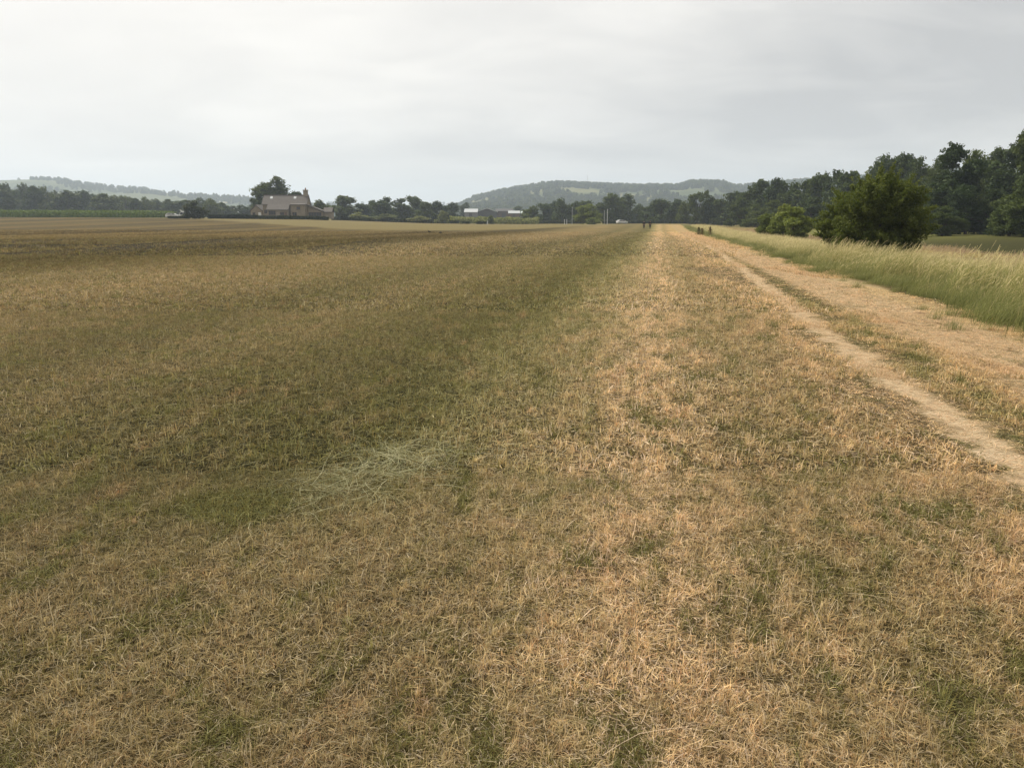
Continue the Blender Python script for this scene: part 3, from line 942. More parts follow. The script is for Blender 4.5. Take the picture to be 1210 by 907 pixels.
# ------------------------------------------------------------------ hills
m_hill, nt = material('hill pasture')
pos = nt.n('ShaderNodeNewGeometry').outputs['Position']
vor = nt.n('ShaderNodeTexVoronoi'); vor.feature = 'F1'
dist = nt.n('ShaderNodeVectorMath', operation='ADD')
nz = nt.n('ShaderNodeTexNoise'); nz.inputs['Scale'].default_value = .004; nt.link(pos, nz.inputs['Vector'])
sc_ = nt.n('ShaderNodeVectorMath', operation='SCALE'); nt.link(nz.outputs['Color'], sc_.inputs[0]); sc_.inputs['Scale'].default_value = 120
nt.link(pos, dist.inputs[0]); nt.link(sc_.outputs[0], dist.inputs[1])
nt.link(dist.outputs[0], vor.inputs['Vector']); vor.inputs['Scale'].default_value = .0065
sepc = nt.n('ShaderNodeSeparateColor'); nt.link(vor.outputs['Color'], sepc.inputs[0])
fieldc = nt.ramp(sepc.outputs[0], [(0, (.07, .085, .035)), (.35, (.10, .11, .045)), (.6, (.15, .145, .065)), (.82, (.22, .19, .10)), (.93, (.09, .10, .04))], 'CONSTANT')
surface(nt, nt.mix(nt.noise(pos, .03, 4), fieldc, nt.mix(1.0, fieldc, (.7, .75, .7), 'MULTIPLY')), .95, .05)


def hill(prof, d0, d1, d2, tree_px, seed, name='hill'):
    us = np.array([p[0] for p in prof], float); vs = np.array([p[1] for p in prof], float)
    uu = np.linspace(us[0], us[-1], 140)
    vv = np.interp(uu, us, vs) + tree_px
    k = np.array([[*at(u, v, d1)] for u, v in zip(uu, vv)])
    w = k[:, 0] / d1; H = np.maximum(k[:, 2], 3.0)
    ds = np.r_[np.linspace(d0, d1, 26), np.linspace(d1, d2, 9)[1:]]
    Wg, Dg = np.meshgrid(w, ds)
    f = np.where(Dg <= d1, sstep(d0, d1 * 1.06, Dg) / sstep(d0, d1 * 1.06, d1), 1 - sstep(d1, d2, Dg))
    X = Wg * Dg
    base = ground(X, Dg)
    bump = .05 * np.sin(X * .011 + seed) * np.sin(Dg * .009 + seed * 2) + .03 * np.sin(X * .03) * np.sin(Dg * .021 + 1)
    Z = base - 2 + (H[None, :] + 2 - base) * f * (1 + bump * f * (1 - f) * 6)
    V = np.stack([X, Dg, Z], -1).reshape(-1, 3)
    i = np.arange(len(V)).reshape(X.shape)
    F = np.stack([i[:-1, :-1], i[:-1, 1:], i[1:, 1:], i[1:, :-1]], -1).reshape(-1, 4)
    o = link(name, mesh_np(name, V, F, [m_hill], smooth=True))
    tag(o, kind='structure')
    return V.reshape(X.shape + (3,))


HL = hill([(-420, 206), (-200, 205), (-60, 209), (0, 211), (40, 210), (72, 212), (100, 217), (130, 220), (160, 221.5), (200, 226.5), (260, 230), (300, 234), (360, 240), (430, 246)], 1100, 2100, 2900, 2.0, 1)
HC = hill([(480, 252), (530, 244), (545, 240), (560, 232), (600, 223), (640, 216), (660, 214.5), (690, 216), (740, 218), (800, 218), (820, 213), (855, 214), (866, 219), (900, 216.5), (950, 212), (1010, 208), (1100, 200), (1250, 195), (1500, 195)], 900, 1750, 2600, 4.2, 2)
HF = hill([(-500, 236), (-200, 236), (100, 237), (300, 239), (400, 240), (450, 241), (540, 241), (640, 240), (900, 238), (1500, 236)], 2900, 3700, 4500, 1.0, 3)

# far woods on the hills, one mass
def far_crown(seed):
    r2 = np.random.default_rng(seed)
    C, Rr = lobes('round', r2)
    V, F, rnd = leaf_cloud(C, Rr, 420, .075, r2, zmin=0, sub=10)
    V = V * np.array([11, 11, 10])
    return mesh_np('far_crown', V, F, [m_leaf], dict(rnd=rnd))


def vnoise(x, y, seed):
    r2 = np.random.default_rng(seed)
    s = 0
    for k in range(7):
        fx, fy, ph = r2.normal(0, 1, 3)
        f = .004 * 1.45 ** k
        s = s + np.sin(x * fx * f * 1.6 + y * fy * f * 1.6 + ph * 6) / 1.18 ** k
    return s


def hill_points(G, n, dmax_row, cover, seed, skyline=True, band=None):
    r2 = np.random.default_rng(seed)
    rows, cols = G.shape[0] - 1, G.shape[1] - 1
    i = r2.uniform(1, dmax_row, n * 4); j = r2.uniform(0, cols, n * 4)
    if band is not None:
        i[:n] = r2.uniform(band[0], band[1], n)
    i0, j0 = np.floor(i).astype(int), np.minimum(np.floor(j).astype(int), cols - 1)
    i0 = np.minimum(i0, rows - 1)
    fi, fj = (i - i0)[:, None], (j - j0)[:, None]
    P = (G[i0, j0] * (1 - fi) + G[i0 + 1, j0] * fi) * (1 - fj) + (G[i0, j0 + 1] * (1 - fi) + G[i0 + 1, j0 + 1] * fi) * fj
    m = vnoise(P[:, 0], P[:, 1], seed) > cover
    if band is not None:
        m[:n] |= r2.random(n) < .8
    return P[m]


fc = [far_crown(s) for s in range(5)]
ptsC = hill_points(HC, 3200, 26, -.9, 5, band=(20.5, 26.5))
ptsL = hill_points(HL, 1700, 26, .2, 6)
ptsF = hill_points(HF, 500, 26, 0.2, 8, band=(24, 26))
for P in (ptsC, ptsL, ptsF):
    pass
scatter('hill_woods', [(fc, ptsC, RNG.uniform(0, 6, len(ptsC)), RNG.uniform(.6, 1.15, len(ptsC))), (fc, ptsL, RNG.uniform(0, 6, len(ptsL)), RNG.uniform(.55, 1.1, len(ptsL))),
                       (fc, ptsF, RNG.uniform(0, 6, len(ptsF)), RNG.uniform(.9, 1.6, len(ptsF)))], 'hazy blue-grey woods covering the distant hills', 'woods')


# ------------------------------------------------------------------ solid-part helpers
class MB:
    def __init__(self):
        self.v, self.f = [], []

    def poly(self, vs, fs):
        k = len(self.v)
        self.v += [tuple(v) for v in vs]
        self.f += [tuple(i + k for i in f) for f in fs]
        return self

    def box(self, x0, x1, y0, y1, z0, z1):
        return self.poly([(x0, y0, z0), (x1, y0, z0), (x1, y1, z0), (x0, y1, z0), (x0, y0, z1), (x1, y0, z1), (x1, y1, z1), (x0, y1, z1)],
                         [(0, 3, 2, 1), (4, 5, 6, 7), (0, 1, 5, 4), (1, 2, 6, 5), (2, 3, 7, 6), (3, 0, 4, 7)])

    def prism_x(self, prof, x0, x1):
        n = len(prof)
        vs = [(x0, y, z) for y, z in prof] + [(x1, y, z) for y, z in prof]
        return self.poly(vs, [tuple(range(n))[::-1], tuple(range(n, 2 * n))] + [(i, (i + 1) % n, n + (i + 1) % n, n + i) for i in range(n)])

    def prism_y(self, prof, y0, y1):
        n = len(prof)
        vs = [(x, y0, z) for x, z in prof] + [(x, y1, z) for x, z in prof]
        return self.poly(vs, [tuple(range(n)), tuple(range(n, 2 * n))[::-1]] + [(i, n + i, n + (i + 1) % n, (i + 1) % n) for i in range(n)])

    def tube(self, pts, rad, sides=8):
        v, f = tube(pts, rad, sides)
        n = len(pts)
        f = f + [tuple(range(sides))[::-1], tuple(range((n - 1) * sides, n * sides))]
        return self.poly(v, f)

    def build(self, name, mat, parent=None, bevel=0.0):
        me = bpy.data.meshes.new(name)
        me.from_pydata(self.v, [], self.f)
        me.materials.append(mat)
        import bmesh
        bm = bmesh.new(); bm.from_mesh(me)
        bmesh.ops.recalc_face_normals(bm, faces=bm.faces)
        bm.to_mesh(me); bm.free()
        o = link(name, me, parent)
        if bevel:
            b = o.modifiers.new('bevel', 'BEVEL'); b.width = bevel; b.segments = 2; b.limit_method = 'ANGLE'
        return o


# stone and slate
m_stone, nt = material('sandstone')
g = nt.n('ShaderNodeTexCoord').outputs['Object']
br = nt.n('ShaderNodeTexBrick')
rot = nt.n('ShaderNodeCombineXYZ'); sg = nt.n('ShaderNodeSeparateXYZ'); nt.link(g, sg.inputs[0])
nt.link(nt.m('ADD', sg.outputs[0], sg.outputs[1]), rot.inputs[0]); nt.link(sg.outputs[2], rot.inputs[1])
nt.link(rot.outputs[0], br.inputs['Vector'])
br.inputs['Scale'].default_value = 1.0; br.inputs['Brick Width'].default_value = .5; br.inputs['Row Height'].default_value = .22; br.inputs['Mortar Size'].default_value = .015
br.inputs['Color1'].default_value = (.36, .31, .23, 1); br.inputs['Color2'].default_value = (.26, .22, .165, 1); br.inputs['Mortar'].default_value = (.25, .22, .18, 1)
surface(nt, nt.mix(nt.noise(g, 1.2, 5), br.outputs['Color'], (.20, .17, .13)), .9, .1)
m_roof, nt = material('stone slates')
g = nt.n('ShaderNodeTexCoord').outputs['Object']
wv = nt.n('ShaderNodeTexBrick'); nt.link(g, wv.inputs['Vector'])
wv.inputs['Scale'].default_value = 1.0; wv.inputs['Brick Width'].default_value = .4; wv.inputs['Row Height'].default_value = .25; wv.inputs['Mortar Size'].default_value = .012
wv.inputs['Color1'].default_value = (.135, .122, .108, 1); wv.inputs['Color2'].default_value = (.10, .092, .082, 1); wv.inputs['Mortar'].default_value = (.06, .05, .04, 1)
surface(nt, nt.mix(nt.m('MULTIPLY', nt.noise(g, .9, 5), .7), wv.outputs['Color'], (.15, .135, .118)), .9, .15)
m_glass = simple('window glass', (.025, .028, .03), .15, .5, .1)
m_frame = simple('brown window frame', (.13, .08, .05), .6, .3)
m_white = simple('white paint', (.62, .62, .60), .4, .4, .05)
m_sheet = simple('pale roof sheet', (.36, .38, .38), .5, .4, .08, .5)
m_dark_sheet = simple('dark roof sheet', (.06, .058, .055), .7, .3, .2, .5)
m_brick = simple('brown boarded wall', (.12, .085, .065), .9, .1, .3, 2)
m_pot = simple('clay pot', (.25, .13, .08), .9, .1)
m_grey_metal = simple('grey galvanised metal', (.42, .43, .43), .5, .5, .1)


def window(parent, x, z, w, h, y, mat_frame=m_frame, mull=1):
    f = MB()
    t = .09
    f.box(x, x + w, y - .07, y + .02, z, z + t).box(x, x + w, y - .07, y + .02, z + h - t, z + h)
    f.box(x, x + t, y - .07, y + .02, z + t, z + h - t).box(x + w - t, x + w, y - .07, y + .02, z + t, z + h - t)
    for i in range(mull):
        xm = x + w * (i + 1) / (mull + 1)
        f.box(xm - .035, xm + .035, y - .06, y + .02, z + t, z + h - t)
    fr = f.build('window', mat_frame, parent)
    MB().box(x + t, x + w - t, y - .03, y - .005, z + t, z + h - t).build('pane', m_glass, fr)
    MB().box(x - .12, x + w + .12, y - .13, y - .001, z - .14, z - .003).build('sill', m_stone, fr)
    return fr


def roof_slab(mb, x0, x1, y0, z0, y1, z1, th=.18):
    mb.poly([(x0, y0, z0), (x1, y0, z0), (x1, y1, z1), (x0, y1, z1), (x0, y0, z0 + th), (x1, y0, z0 + th), (x1, y1, z1 + th), (x0, y1, z1 + th)],
            [(0, 3, 2, 1), (4, 5, 6, 7), (0, 1, 5, 4), (1, 2, 6, 5), (2, 3, 7, 6), (3, 0, 4, 7)])


def farmhouse():
    d = 250.0
    p = gp(311.5, d)
    t = empty('farmhouse', (p.x, p.y, p.z), R(3), label='long stone farmhouse with brown slate roof and one chimney behind the hedge', cat='house')
    k = d / FPX
    L, DP = 13.2, 6.6
    RZ, EZ = 7.0, 4.4
    w = MB()
    w.prism_x([(0, 0), (DP, 0), (DP, EZ), (DP / 2, RZ - .12), (0, EZ)], 0, L)       # main range
    w.prism_x([(-2.2, 0), (-.003, 0), (-.003, EZ - .15), (-2.2, 2.75)], 1.8, 8.0)        # catslide bay
    w.box(8.7, 12.9, -1.3, -.003, 0, 4.25)                                          # upright porch bay
    w.build('wall', m_stone, t)
    r = MB()
    roof_slab(r, -.25, L + .2, -.35, EZ - .28, DP / 2, RZ)
    roof_slab(r, -.25, L + .2, DP + .35, EZ - .28, DP / 2 + .002, RZ + .002)
    roof_slab(r, 1.6, 8.2, -2.6, 2.55, -.352, EZ - .28)
    roof_slab(r, 8.5, 13.1, -1.6, 4.1, -.352, EZ + .05)
    r.box(-.27, L + .22, DP / 2 - .16, DP / 2 + .16, RZ + .1, RZ + .3)
    rf = r.build('roof', m_roof, t)
    ch = MB().box(L - 1.4, L - .1, DP / 2 - .5, DP / 2 + .5, RZ - .3, RZ + 1.5).box(L - 1.5, L - .0, DP / 2 - .6, DP / 2 + .6, RZ + 1.5, RZ + 1.75).build('chimney', m_stone, t)
    MB().tube([(L - .75, DP / 2, RZ + 1.75), (L - .75, DP / 2, RZ + 2.35)], [.2, .16]).build('pot', m_pot, ch)
    for x in (1.9, 9.0):
        yy = 1.9; zz = EZ - .28 + (yy + .35) / (DP / 2 + .35) * (RZ - EZ + .28) + .18
        sl = (RZ - EZ + .28) / (DP / 2 + .35)
        MB().poly([(x, yy, zz + .05), (x + .75, yy, zz + .05), (x + .75, yy + .8, zz + .05 + .8 * sl), (x, yy + .8, zz + .05 + .8 * sl),
                   (x, yy, zz - .04), (x + .75, yy, zz - .04), (x + .75, yy + .8, zz - .04 + .8 * sl), (x, yy + .8, zz - .04 + .8 * sl)],
                  [(0, 1, 2, 3), (7, 6, 5, 4), (0, 4, 5, 1), (1, 5, 6, 2), (2, 6, 7, 3), (3, 7, 4, 0)]).build('skylight', m_sheet, t)
    window(t, 2.2, 1.1, 2.1, 1.25, -2.2, mull=2)
    window(t, 10.4, 2.7, 1.1, .95, -1.3)
    window(t, 9.1, .9, 1.3, 1.1, -1.3)
    window(t, .35, 1.6, 1.0, 1.1, 0)
    window(t, 5.6, 1.0, 1.2, 1.0, -2.2)
    # lean-to with glazed front on the right
    lw = MB()
    lw.prism_y([(L + .003, 0), (L + 4.6, 0), (L + 4.6, 2.2), (L + .003, 3.9)], 0.8, 6)
    lw.build('lean_to_wall', m_stone, t)
    lr = MB()
    lr.poly([(L + .01, .3, 4.05), (L + 4.9, .3, 2.25), (L + 4.9, 6.3, 2.25), (L + .01, 6.3, 4.05), (L + .01, .3, 4.22), (L + 4.9, .3, 2.42), (L + 4.9, 6.3, 2.42), (L + .01, 6.3, 4.22)],
            [(0, 3, 2, 1), (4, 5, 6, 7), (0, 1, 5, 4), (1, 2, 6, 5), (2, 3, 7, 6), (3, 0, 4, 7)])
    lr.build('lean_to_roof', m_roof, t)
    window(t, L + .35, .7, 3.9, 1.35, .8, mull=4)
    ew = MB().box(L + 4.603, L + 7.2, 1.6, 5.6, 0, 2.0)
    ew.build('end_wall', m_stone, t)
    er = MB()
    roof_slab(er, L + 4.62, L + 7.4, 1.2, 1.95, 3.6, 3.3)
    roof_slab(er, L + 4.62, L + 7.4, 6.0, 1.95, 3.602, 3.302)
    er.build('end_roof', m_roof, t)
    MB().box(6.0 + .9, 7.7, -2.27, -2.203, 0, 2.0).build('door', m_frame, t)


farmhouse()


def outbuilding():
    d = 256.0
    p = gp(297, d)
    t = empty('outbuilding', (p.x, p.y, p.z), R(-12), label='small gabled stone outbuilding left of the farmhouse', cat='outbuilding')
    w = MB().prism_y([(0, 0), (3.8, 0), (3.8, 2.5), (1.9, 4.0), (0, 2.5)], 0, 5.5)
    w.build('wall', m_stone, t)
    r = MB()
    r.prism_y([(-.3, 2.3), (1.9, 4.06), (4.1, 2.3), (4.1, 2.5), (1.9, 4.28), (-.3, 2.5)], -.3, 5.8)
    r.build('roof', m_roof, t)
    MB().box(2.6, 3.5, -.07, -.003, .0, 1.9).build('door', m_white, t)
    window(t, .6, 1.0, 1.0, .9, 0)


outbuilding()


m_grey_wall = simple('grey boarded wall', (.16, .155, .15), .9, .1, .2, 1)


def shed(name, label, u0, u1, d, vr, ve, mr, mw, depth=12, ridge_y=False, door=False):
    a, b = gp(u0, d), gp(u1, d)
    L = b.x - a.x
    z0 = min(a.z, b.z)
    t = empty(name, (a.x, d, z0), 0, label=label, cat='shed', group='sheds of the far farm')
    hr, he = at((u0 + u1) / 2, vr, d).z - z0, at((u0 + u1) / 2, ve, d).z - z0
    if ridge_y:      # gable towards us
        MB().prism_y([(0, 0), (L, 0), (L, he), (L / 2, hr), (0, he)], 0, depth).build('wall', mw, t)
        MB().prism_y([(-.4, he - .1), (L / 2, hr + .06), (L + .4, he - .1), (L + .4, he + .45), (L / 2, hr + .6), (-.4, he + .45)], -.4, depth + .4).build('roof', mr, t)
        if door:
            MB().box(L * .3, L * .7, -.08, -.003, 0, he * .85).build('door', m_dark_sheet, t)
    else:
        MB().prism_x([(0, 0), (depth, 0), (depth, he), (depth / 2, hr), (0, he)], 0, L).build('wall', mw, t)
        MB().prism_x([(-.5, he - .15), (depth / 2, hr + .05), (depth + .5, he - .15), (depth + .5, he + .1), (depth / 2, hr + .3), (-.5, he + .1)], -.3, L + .3).build('roof', mr, t)
        if door:
            MB().box(L * .35, L * .6, -.08, -.003, 0, he * .8).build('door', m_dark_sheet, t)
    return t


shed('shed', 'small white-roofed shed beside the lone dark tree', 549, 564, 505, 247, 250.8, m_sheet, m_grey_wall, 14, False, True)
shed('shed', 'dark gabled barn with a white roof edge', 564, 587, 515, 246.5, 250.5, m_sheet, m_dark_sheet, 16, True, False)
shed('shed', 'long dark brown barn right of the gabled one', 586, 606, 530, 247, 249.5, m_dark_sheet, m_brick, 14, False, True)
shed('shed', 'low shed with a long white roof right of the brown barn', 601, 614, 500, 249.5, 252, m_sheet, m_brick, 9, False, True)
shed('shed', 'low pale greenish-roofed shed at the right end of the farm', 616, 627, 520, 250, 252, simple('pale green sheet', (.45, .52, .48), .5, .4, .08), m_brick, 9)

# ------------------------------------------------------------------ cars
m_tyre = simple('tyre rubber', (.02, .02, .02), .9, .1)
m_rim = simple('wheel rim', (.5, .5, .5), .35, .5, .05, 3, .6)
m_lamp = simple('lamp glass', (.6, .6, .58), .2, .5, .05)
m_red = simple('red lamp', (.3, .02, .02), .3, .5, .05)


def car(u, d, rz, label, paint, van=False):
    p = gp(u, d)
    t = empty('parked_car', p, rz, label=label, cat='car')
    hh = 1.95 if van else 1.45
    prof = [(-2.1, .35), (2.1, .35), (2.15, .7), (1.95, .92), (1.05, 1.0), (.45, hh - .08), (-1.2, hh), (-1.75, hh - .12), (-2.1, 1.0), (-2.15, .65)]
    b = MB().prism_y([(x, z) for x, z in prof], -.84, .84)
    b.build('body', paint, t, .06)
    for s in (-1, 1):
        y = s * .845
        y0, y1 = min(y, y + s * .012), max(y, y + s * .012)
        MB().prism_y([(.85, 1.02), (.38, hh - .16), (-.35, hh - .15), (-.35, 1.02)], y0, y1).build('side_window', m_glass, t)
        MB().prism_y([(-.45, 1.02), (-.45, hh - .15), (-1.25, hh - .13), (-1.75, 1.04)], y0, y1).build('side_window', m_glass, t)
        MB().box(2.08, 2.17, s * .62 - .16, s * .62 + .16, .66, .8).build('headlight', m_lamp, t)
        MB().box(-2.17, -2.09, s * .66 - .1, s * .66 + .1, .72, .95).build('tail_light', m_red, t)
        for x in (-1.3, 1.3):
            tw = MB().tube([(x, s * .66, .32), (x, s * .87, .32)], [.32, .32], 18).build('wheel', m_tyre, t)
            MB().tube([(x, s * .86, .32), (x, s * .885, .32)], [.2, .2], 14).build('rim', m_rim, tw)
    # windscreens lie on the sloping faces
    def scr(xa, za, xb, zb, nm):
        nx, nz = (zb - za), -(xb - xa)
        ln = math.hypot(nx, nz); nx, nz = nx / ln * .012, nz / ln * .012
        if nx * xa < 0: nx, nz = -nx, -nz
        v = [(xa, -.72, za), (xb, -.66, zb), (xb, .66, zb), (xa, .72, za)]
        v2 = [(x + nx, y, z + nz) for x, y, z in v]
        MB().poly(v + v2, [(0, 1, 2, 3), (7, 6, 5, 4), (0, 4, 5, 1), (1, 5, 6, 2), (2, 6, 7, 3), (3, 7, 4, 0)]).build(nm, m_glass, t)
    scr(.99, 1.06, .50, hh - .14, 'windscreen')
    scr(-2.06, 1.08, -1.80, hh - .18, 'rear_window')


car(205.5, 246, R(8), 'white car parked behind the low hedge, left one of two', m_white)
car(217.5, 247, R(172), 'white van parked behind the low hedge beside the round bush', m_white, True)
car(735, 312, R(20), 'white car standing below the dark trees right of the white posts', m_white)


# ------------------------------------------------------------------ posts, mast
def post(name, label, cat, u, d, vtop, r, mat, group=None, cap=True):
    p = gp(u, d)
    H = at(u, vtop, d).z - p.z
    t = empty(name, p, 0, label=label, cat=cat, group=group)
    MB().tube([(0, 0, -.3), (0, 0, H)], [r, r * .85], 10).build('shaft', mat, t)
    MB().tube([(0, 0, 0.0), (0, 0, .12)], [r * 2.2, r * 2.0], 10).build('foot', m_grey_metal, t)
    if cap:
        MB().tube([(0, 0, H), (0, 0, H + r * 1.2)], [r * 1.3, r * .8], 10).build('cap', mat, t)
    return t


post('white_post', 'tall white post in front of the broad dark tree', 'post', 717.5, 300, 247.5, .10, m_white)
post('white_post', 'thinner white post left of the tall one beside the pale bush', 'post', 714, 305, 249, .06, m_white)
post('white_post', 'pale grey post at the left side of the pale bush', 'post', 676, 305, 245, .07, m_grey_metal)
post('marker_post', 'short white marker post beside the grey-green shrub', 'post', 576, 262, 261.5, .12, m_white)
post('marker_post', 'short pale post left of two by the hedge below the clump', 'post', 667, 300, 259.5, .1, m_white)
post('marker_post', 'short pale post right of two by the hedge below the clump', 'post', 669.8, 300, 259.5, .1, m_white)


def mast():
    d = 1745.0
    b = at(694, 218, d)
    top = at(694, 207.5, d).z
    t = empty('radio_mast', b, 0, label='thin radio mast on the crest of the central hill', cat='mast')
    H = top - b.z
    m = MB()
    for a in range(3):
        x, y = math.cos(a * 2.094), math.sin(a * 2.094)
        m.tube([(x * .9, y * .9, -3), (x * .35, y * .35, H)], [.22, .15], 5)
    for k in range(8):
        z = H * k / 8
        q = .9 - .55 * k / 8
        for a in range(3):
            x0, y0, x1, y1 = math.cos(a * 2.094) * q, math.sin(a * 2.094) * q, math.cos(a * 2.094 + 2.094) * q, math.sin(a * 2.094 + 2.094) * q
            m.tube([(x0, y0, z), (x1, y1, z + H / 8)], [.08, .08], 4)
    m.build('tower', m_grey_metal, t)
    MB().tube([(0, 0, H - .5), (0, 0, H + 4)], [.12, .05], 5).build('antenna', m_grey_metal, t)


mast()


def ridge_barn():
    d = 1740.0
    b = at(938, 213.8, d)
    t = empty('ridge_barn', b, 0, label='tiny barn on the skyline field above the right-hand wood', cat='barn')
    MB().prism_x([(0, -2), (7, -2), (7, 3), (3.5, 5), (0, 3)], 0, 9).build('wall', m_stone, t)
    MB().prism_x([(-.5, 2.7), (3.5, 5.05), (7.5, 2.7), (7.5, 3.0), (3.5, 5.4), (-.5, 3.0)], -.4, 9.4).build('roof', m_roof, t)


# ------------------------------------------------------------------ people and birds
def skin_mesh(name, verts, edges, radii, mat, levels=1):
    me = bpy.data.meshes.new(name)
    me.from_pydata(verts, edges, [])
    o = bpy.data.objects.new(name, me)
    COL.objects.link(o)
    o.modifiers.new('skin', 'SKIN')
    for i, r in enumerate(radii):
        sv = me.skin_vertices[0].data[i]
        rr = r if isinstance(r, tuple) else (r, r)
        sv.radius = rr
        sv.use_root = i == 0
    sd = o.modifiers.new('sub', 'SUBSURF'); sd.levels = levels; sd.render_levels = levels
    dg = bpy.context.evaluated_depsgraph_get()
    new = bpy.data.meshes.new_from_object(o.evaluated_get(dg))
    bpy.data.objects.remove(o)
    new.materials.clear(); new.materials.append(mat)
    new.polygons.foreach_set('use_smooth', np.ones(len(new.polygons), bool))
    new.name = name
    return new


m_skin = simple('skin', (.45, .28, .20), .6, .3, .08)
m_hair = simple('dark hair', (.03, .022, .016), .8, .2)
m_black = simple('black cloth', (.022, .022, .024), .9, .1)
m_navy = simple('dark navy cloth', (.03, .033, .045), .9, .1)
m_shoe = simple('dark shoe leather', (.03, .025, .02), .7, .2)


def person(u, d, label, top_mat, leg_mat, stride, hgt, rz):
    p = gp(u, d)
    s = hgt / 1.75
    t = empty('person', p, rz, label=label, cat='person', group='walkers at the far end of the track')
    a = stride
    J = {'pelvis': (0, 0, .95), 'waist': (0, 0, 1.08), 'chest': (0, .01, 1.30), 'neck': (0, .02, 1.48), 'head': (0, .03, 1.58), 'crown': (0, .02, 1.68)}
    V = [J['pelvis'], J['waist'], J['chest'], J['neck'], J['head'], J['crown']]
    Rr = [(.15, .11), (.135, .1), (.16, .11), .058, (.078, .095), (.06, .075)]
    E = [(0, 1), (1, 2), (2, 3), (3, 4), (4, 5)]

    def add(v, r, par):
        V.append(v); Rr.append(r); E.append((par, len(V) - 1)); return len(V) - 1
    nose = add((0, .125, 1.575), .016, 4)
    feet = []
    for sd, ph in ((-1, 1), (1, -1)):
        h = add((sd * .1, 0, .88), (.088, .095), 0)
        kx = add((sd * .1, ph * a * .45 + .03, .49), .058, h)
        an = add((sd * .1, ph * a, .09), .04, kx)
        toe = add((sd * .115, ph * a + .15, .035), (.042, .03), an)
        feet.append((sd * .1, ph * a))
        sh = add((sd * .19, .01, 1.40), .055, 2)
        el = add((sd * .25, -ph * a * .35 - .03, 1.12), .042, sh)
        wr = add((sd * .24, -ph * a * .65 + .08, .88), .03, el)
        pm = add((sd * .24, -ph * a * .65 + .10, .80), (.036, .022), wr)
        for f in range(4):
            k1 = add((sd * .24 + 0.0, -ph * a * .65 + .075 + f * .018, .755), .009, pm)
            add((sd * .232, -ph * a * .65 + .085 + f * .018, .715 + abs(f - 1.4) * .008), .007, k1)
        th = add((sd * .235, -ph * a * .65 + .145, .80), .010, pm)
        add((sd * .232, -ph * a * .65 + .155, .765), .008, th)
    body = link('body', skin_mesh('body', V, E, Rr, m_skin), t)
    # jacket
    V2 = [(0, 0, .93), (0, 0, 1.08), (0, .01, 1.31), (0, .015, 1.43)]
    R2 = [(.185, .135), (.17, .13), (.195, .145), (.09, .085)]
    E2 = [(0, 1), (1, 2), (2, 3)]
    for sd, ph in ((-1, 1), (1, -1)):
        k0 = len(V2)
        V2 += [(sd * .2, .01, 1.40), (sd * .255, -ph * a * .35 - .03, 1.12), (sd * .245, -ph * a * .63 + .07, .90)]
        R2 += [.078, .062, .048]
        E2 += [(2, k0), (k0, k0 + 1), (k0 + 1, k0 + 2)]
    link('jacket', skin_mesh('jacket', V2, E2, R2, top_mat), t)
    V3 = [(0, 0, .97)]; R3 = [(.17, .13)]; E3 = []
    for sd, ph in ((-1, 1), (1, -1)):
        k0 = len(V3)
        V3 += [(sd * .1, 0, .86), (sd * .1, ph * a * .45 + .03, .49), (sd * .1, ph * a, .12)]
        R3 += [(.108, .115), .078, .06]
        E3 += [(0, k0), (k0, k0 + 1), (k0 + 1, k0 + 2)]
    link('trousers', skin_mesh('trousers', V3, E3, R3, leg_mat), t)
    link('hair', skin_mesh('hair', [(0, -.01, 1.60), (0, 0, 1.69), (0, -.045, 1.54)], [(0, 1), (0, 2)], [(.083, .085), (.068, .075), (.06, .05)], m_hair), t)
    for fx, fy in feet:
        link('shoe', skin_mesh('shoe', [(fx, fy - .05, .05), (fx, fy + .08, .045), (fx * 1.1, fy + .19, .035)], [(0, 1), (1, 2)], [(.05, .05), (.05, .045), (.04, .03)], m_shoe), t)
    t.scale = (s, s, s)
    return t


person(761, 168, 'walker in dark clothes on the left, near the far end of the track', m_black, m_navy, .26, 1.68, R(-8))
person(768.3, 168, 'taller walker in black on the right, beside the other walker', m_black, m_black, -.22, 1.78, R(-12))


def crow(u, d, rz, label, peck, sc):
    p = gp(u, d)
    t = empty('crow', p, rz, label=label, cat='crow', group='crows on the mown pasture')
    hd = (0, .16, .12) if peck else (0, .15, .30)
    nk = (0, .12, .17) if peck else (0, .11, .25)
    V = [(0, 0, .17), (0, .07, .19), nk, hd, (0, -.1, .15), (0, -.22, .12)]
    link('body', skin_mesh('body', V, [(0, 1), (1, 2), (2, 3), (0, 4), (4, 5)], [(.07, .07), (.065, .065), .04, .036, (.05, .04), (.035, .012)], m_black), t)
    dz = -.05 if peck else -.008
    MB().tube([(hd[0], hd[1] + .02, hd[2]), (hd[0], hd[1] + .09, hd[2] + dz)], [.016, .003], 6).build('beak', m_tyre, t)
    for s in (-1, 1):
        MB().tube([(s * .03, 0, .12), (s * .032, -.01, .0)], [.010, .008], 6).tube([(s * .032, -.03, .006), (s * .032, .05, .006)], [.006, .005], 5).build('leg', m_tyre, t)
        MB().poly([(s * .072, .06, .2), (s * .08, 0, .14), (s * .05, -.2, .125), (s * .04, -.2, .145), (s * .05, 0, .22)], [(0, 1, 2, 3, 4)]).build('wing', m_black, t)
    t.scale = (sc,) * 3


crow(507, 122, R(60), 'upright black crow on the mown grass, left of two', False, 1.5)
crow(520.5, 114, R(-70), 'black crow with head down on the mown grass, right of two', True, 1.35)


# docks along the bank edge
m_dock = leaf_mat('dock leaves', (.07, .055, .022), (.13, .085, .035))


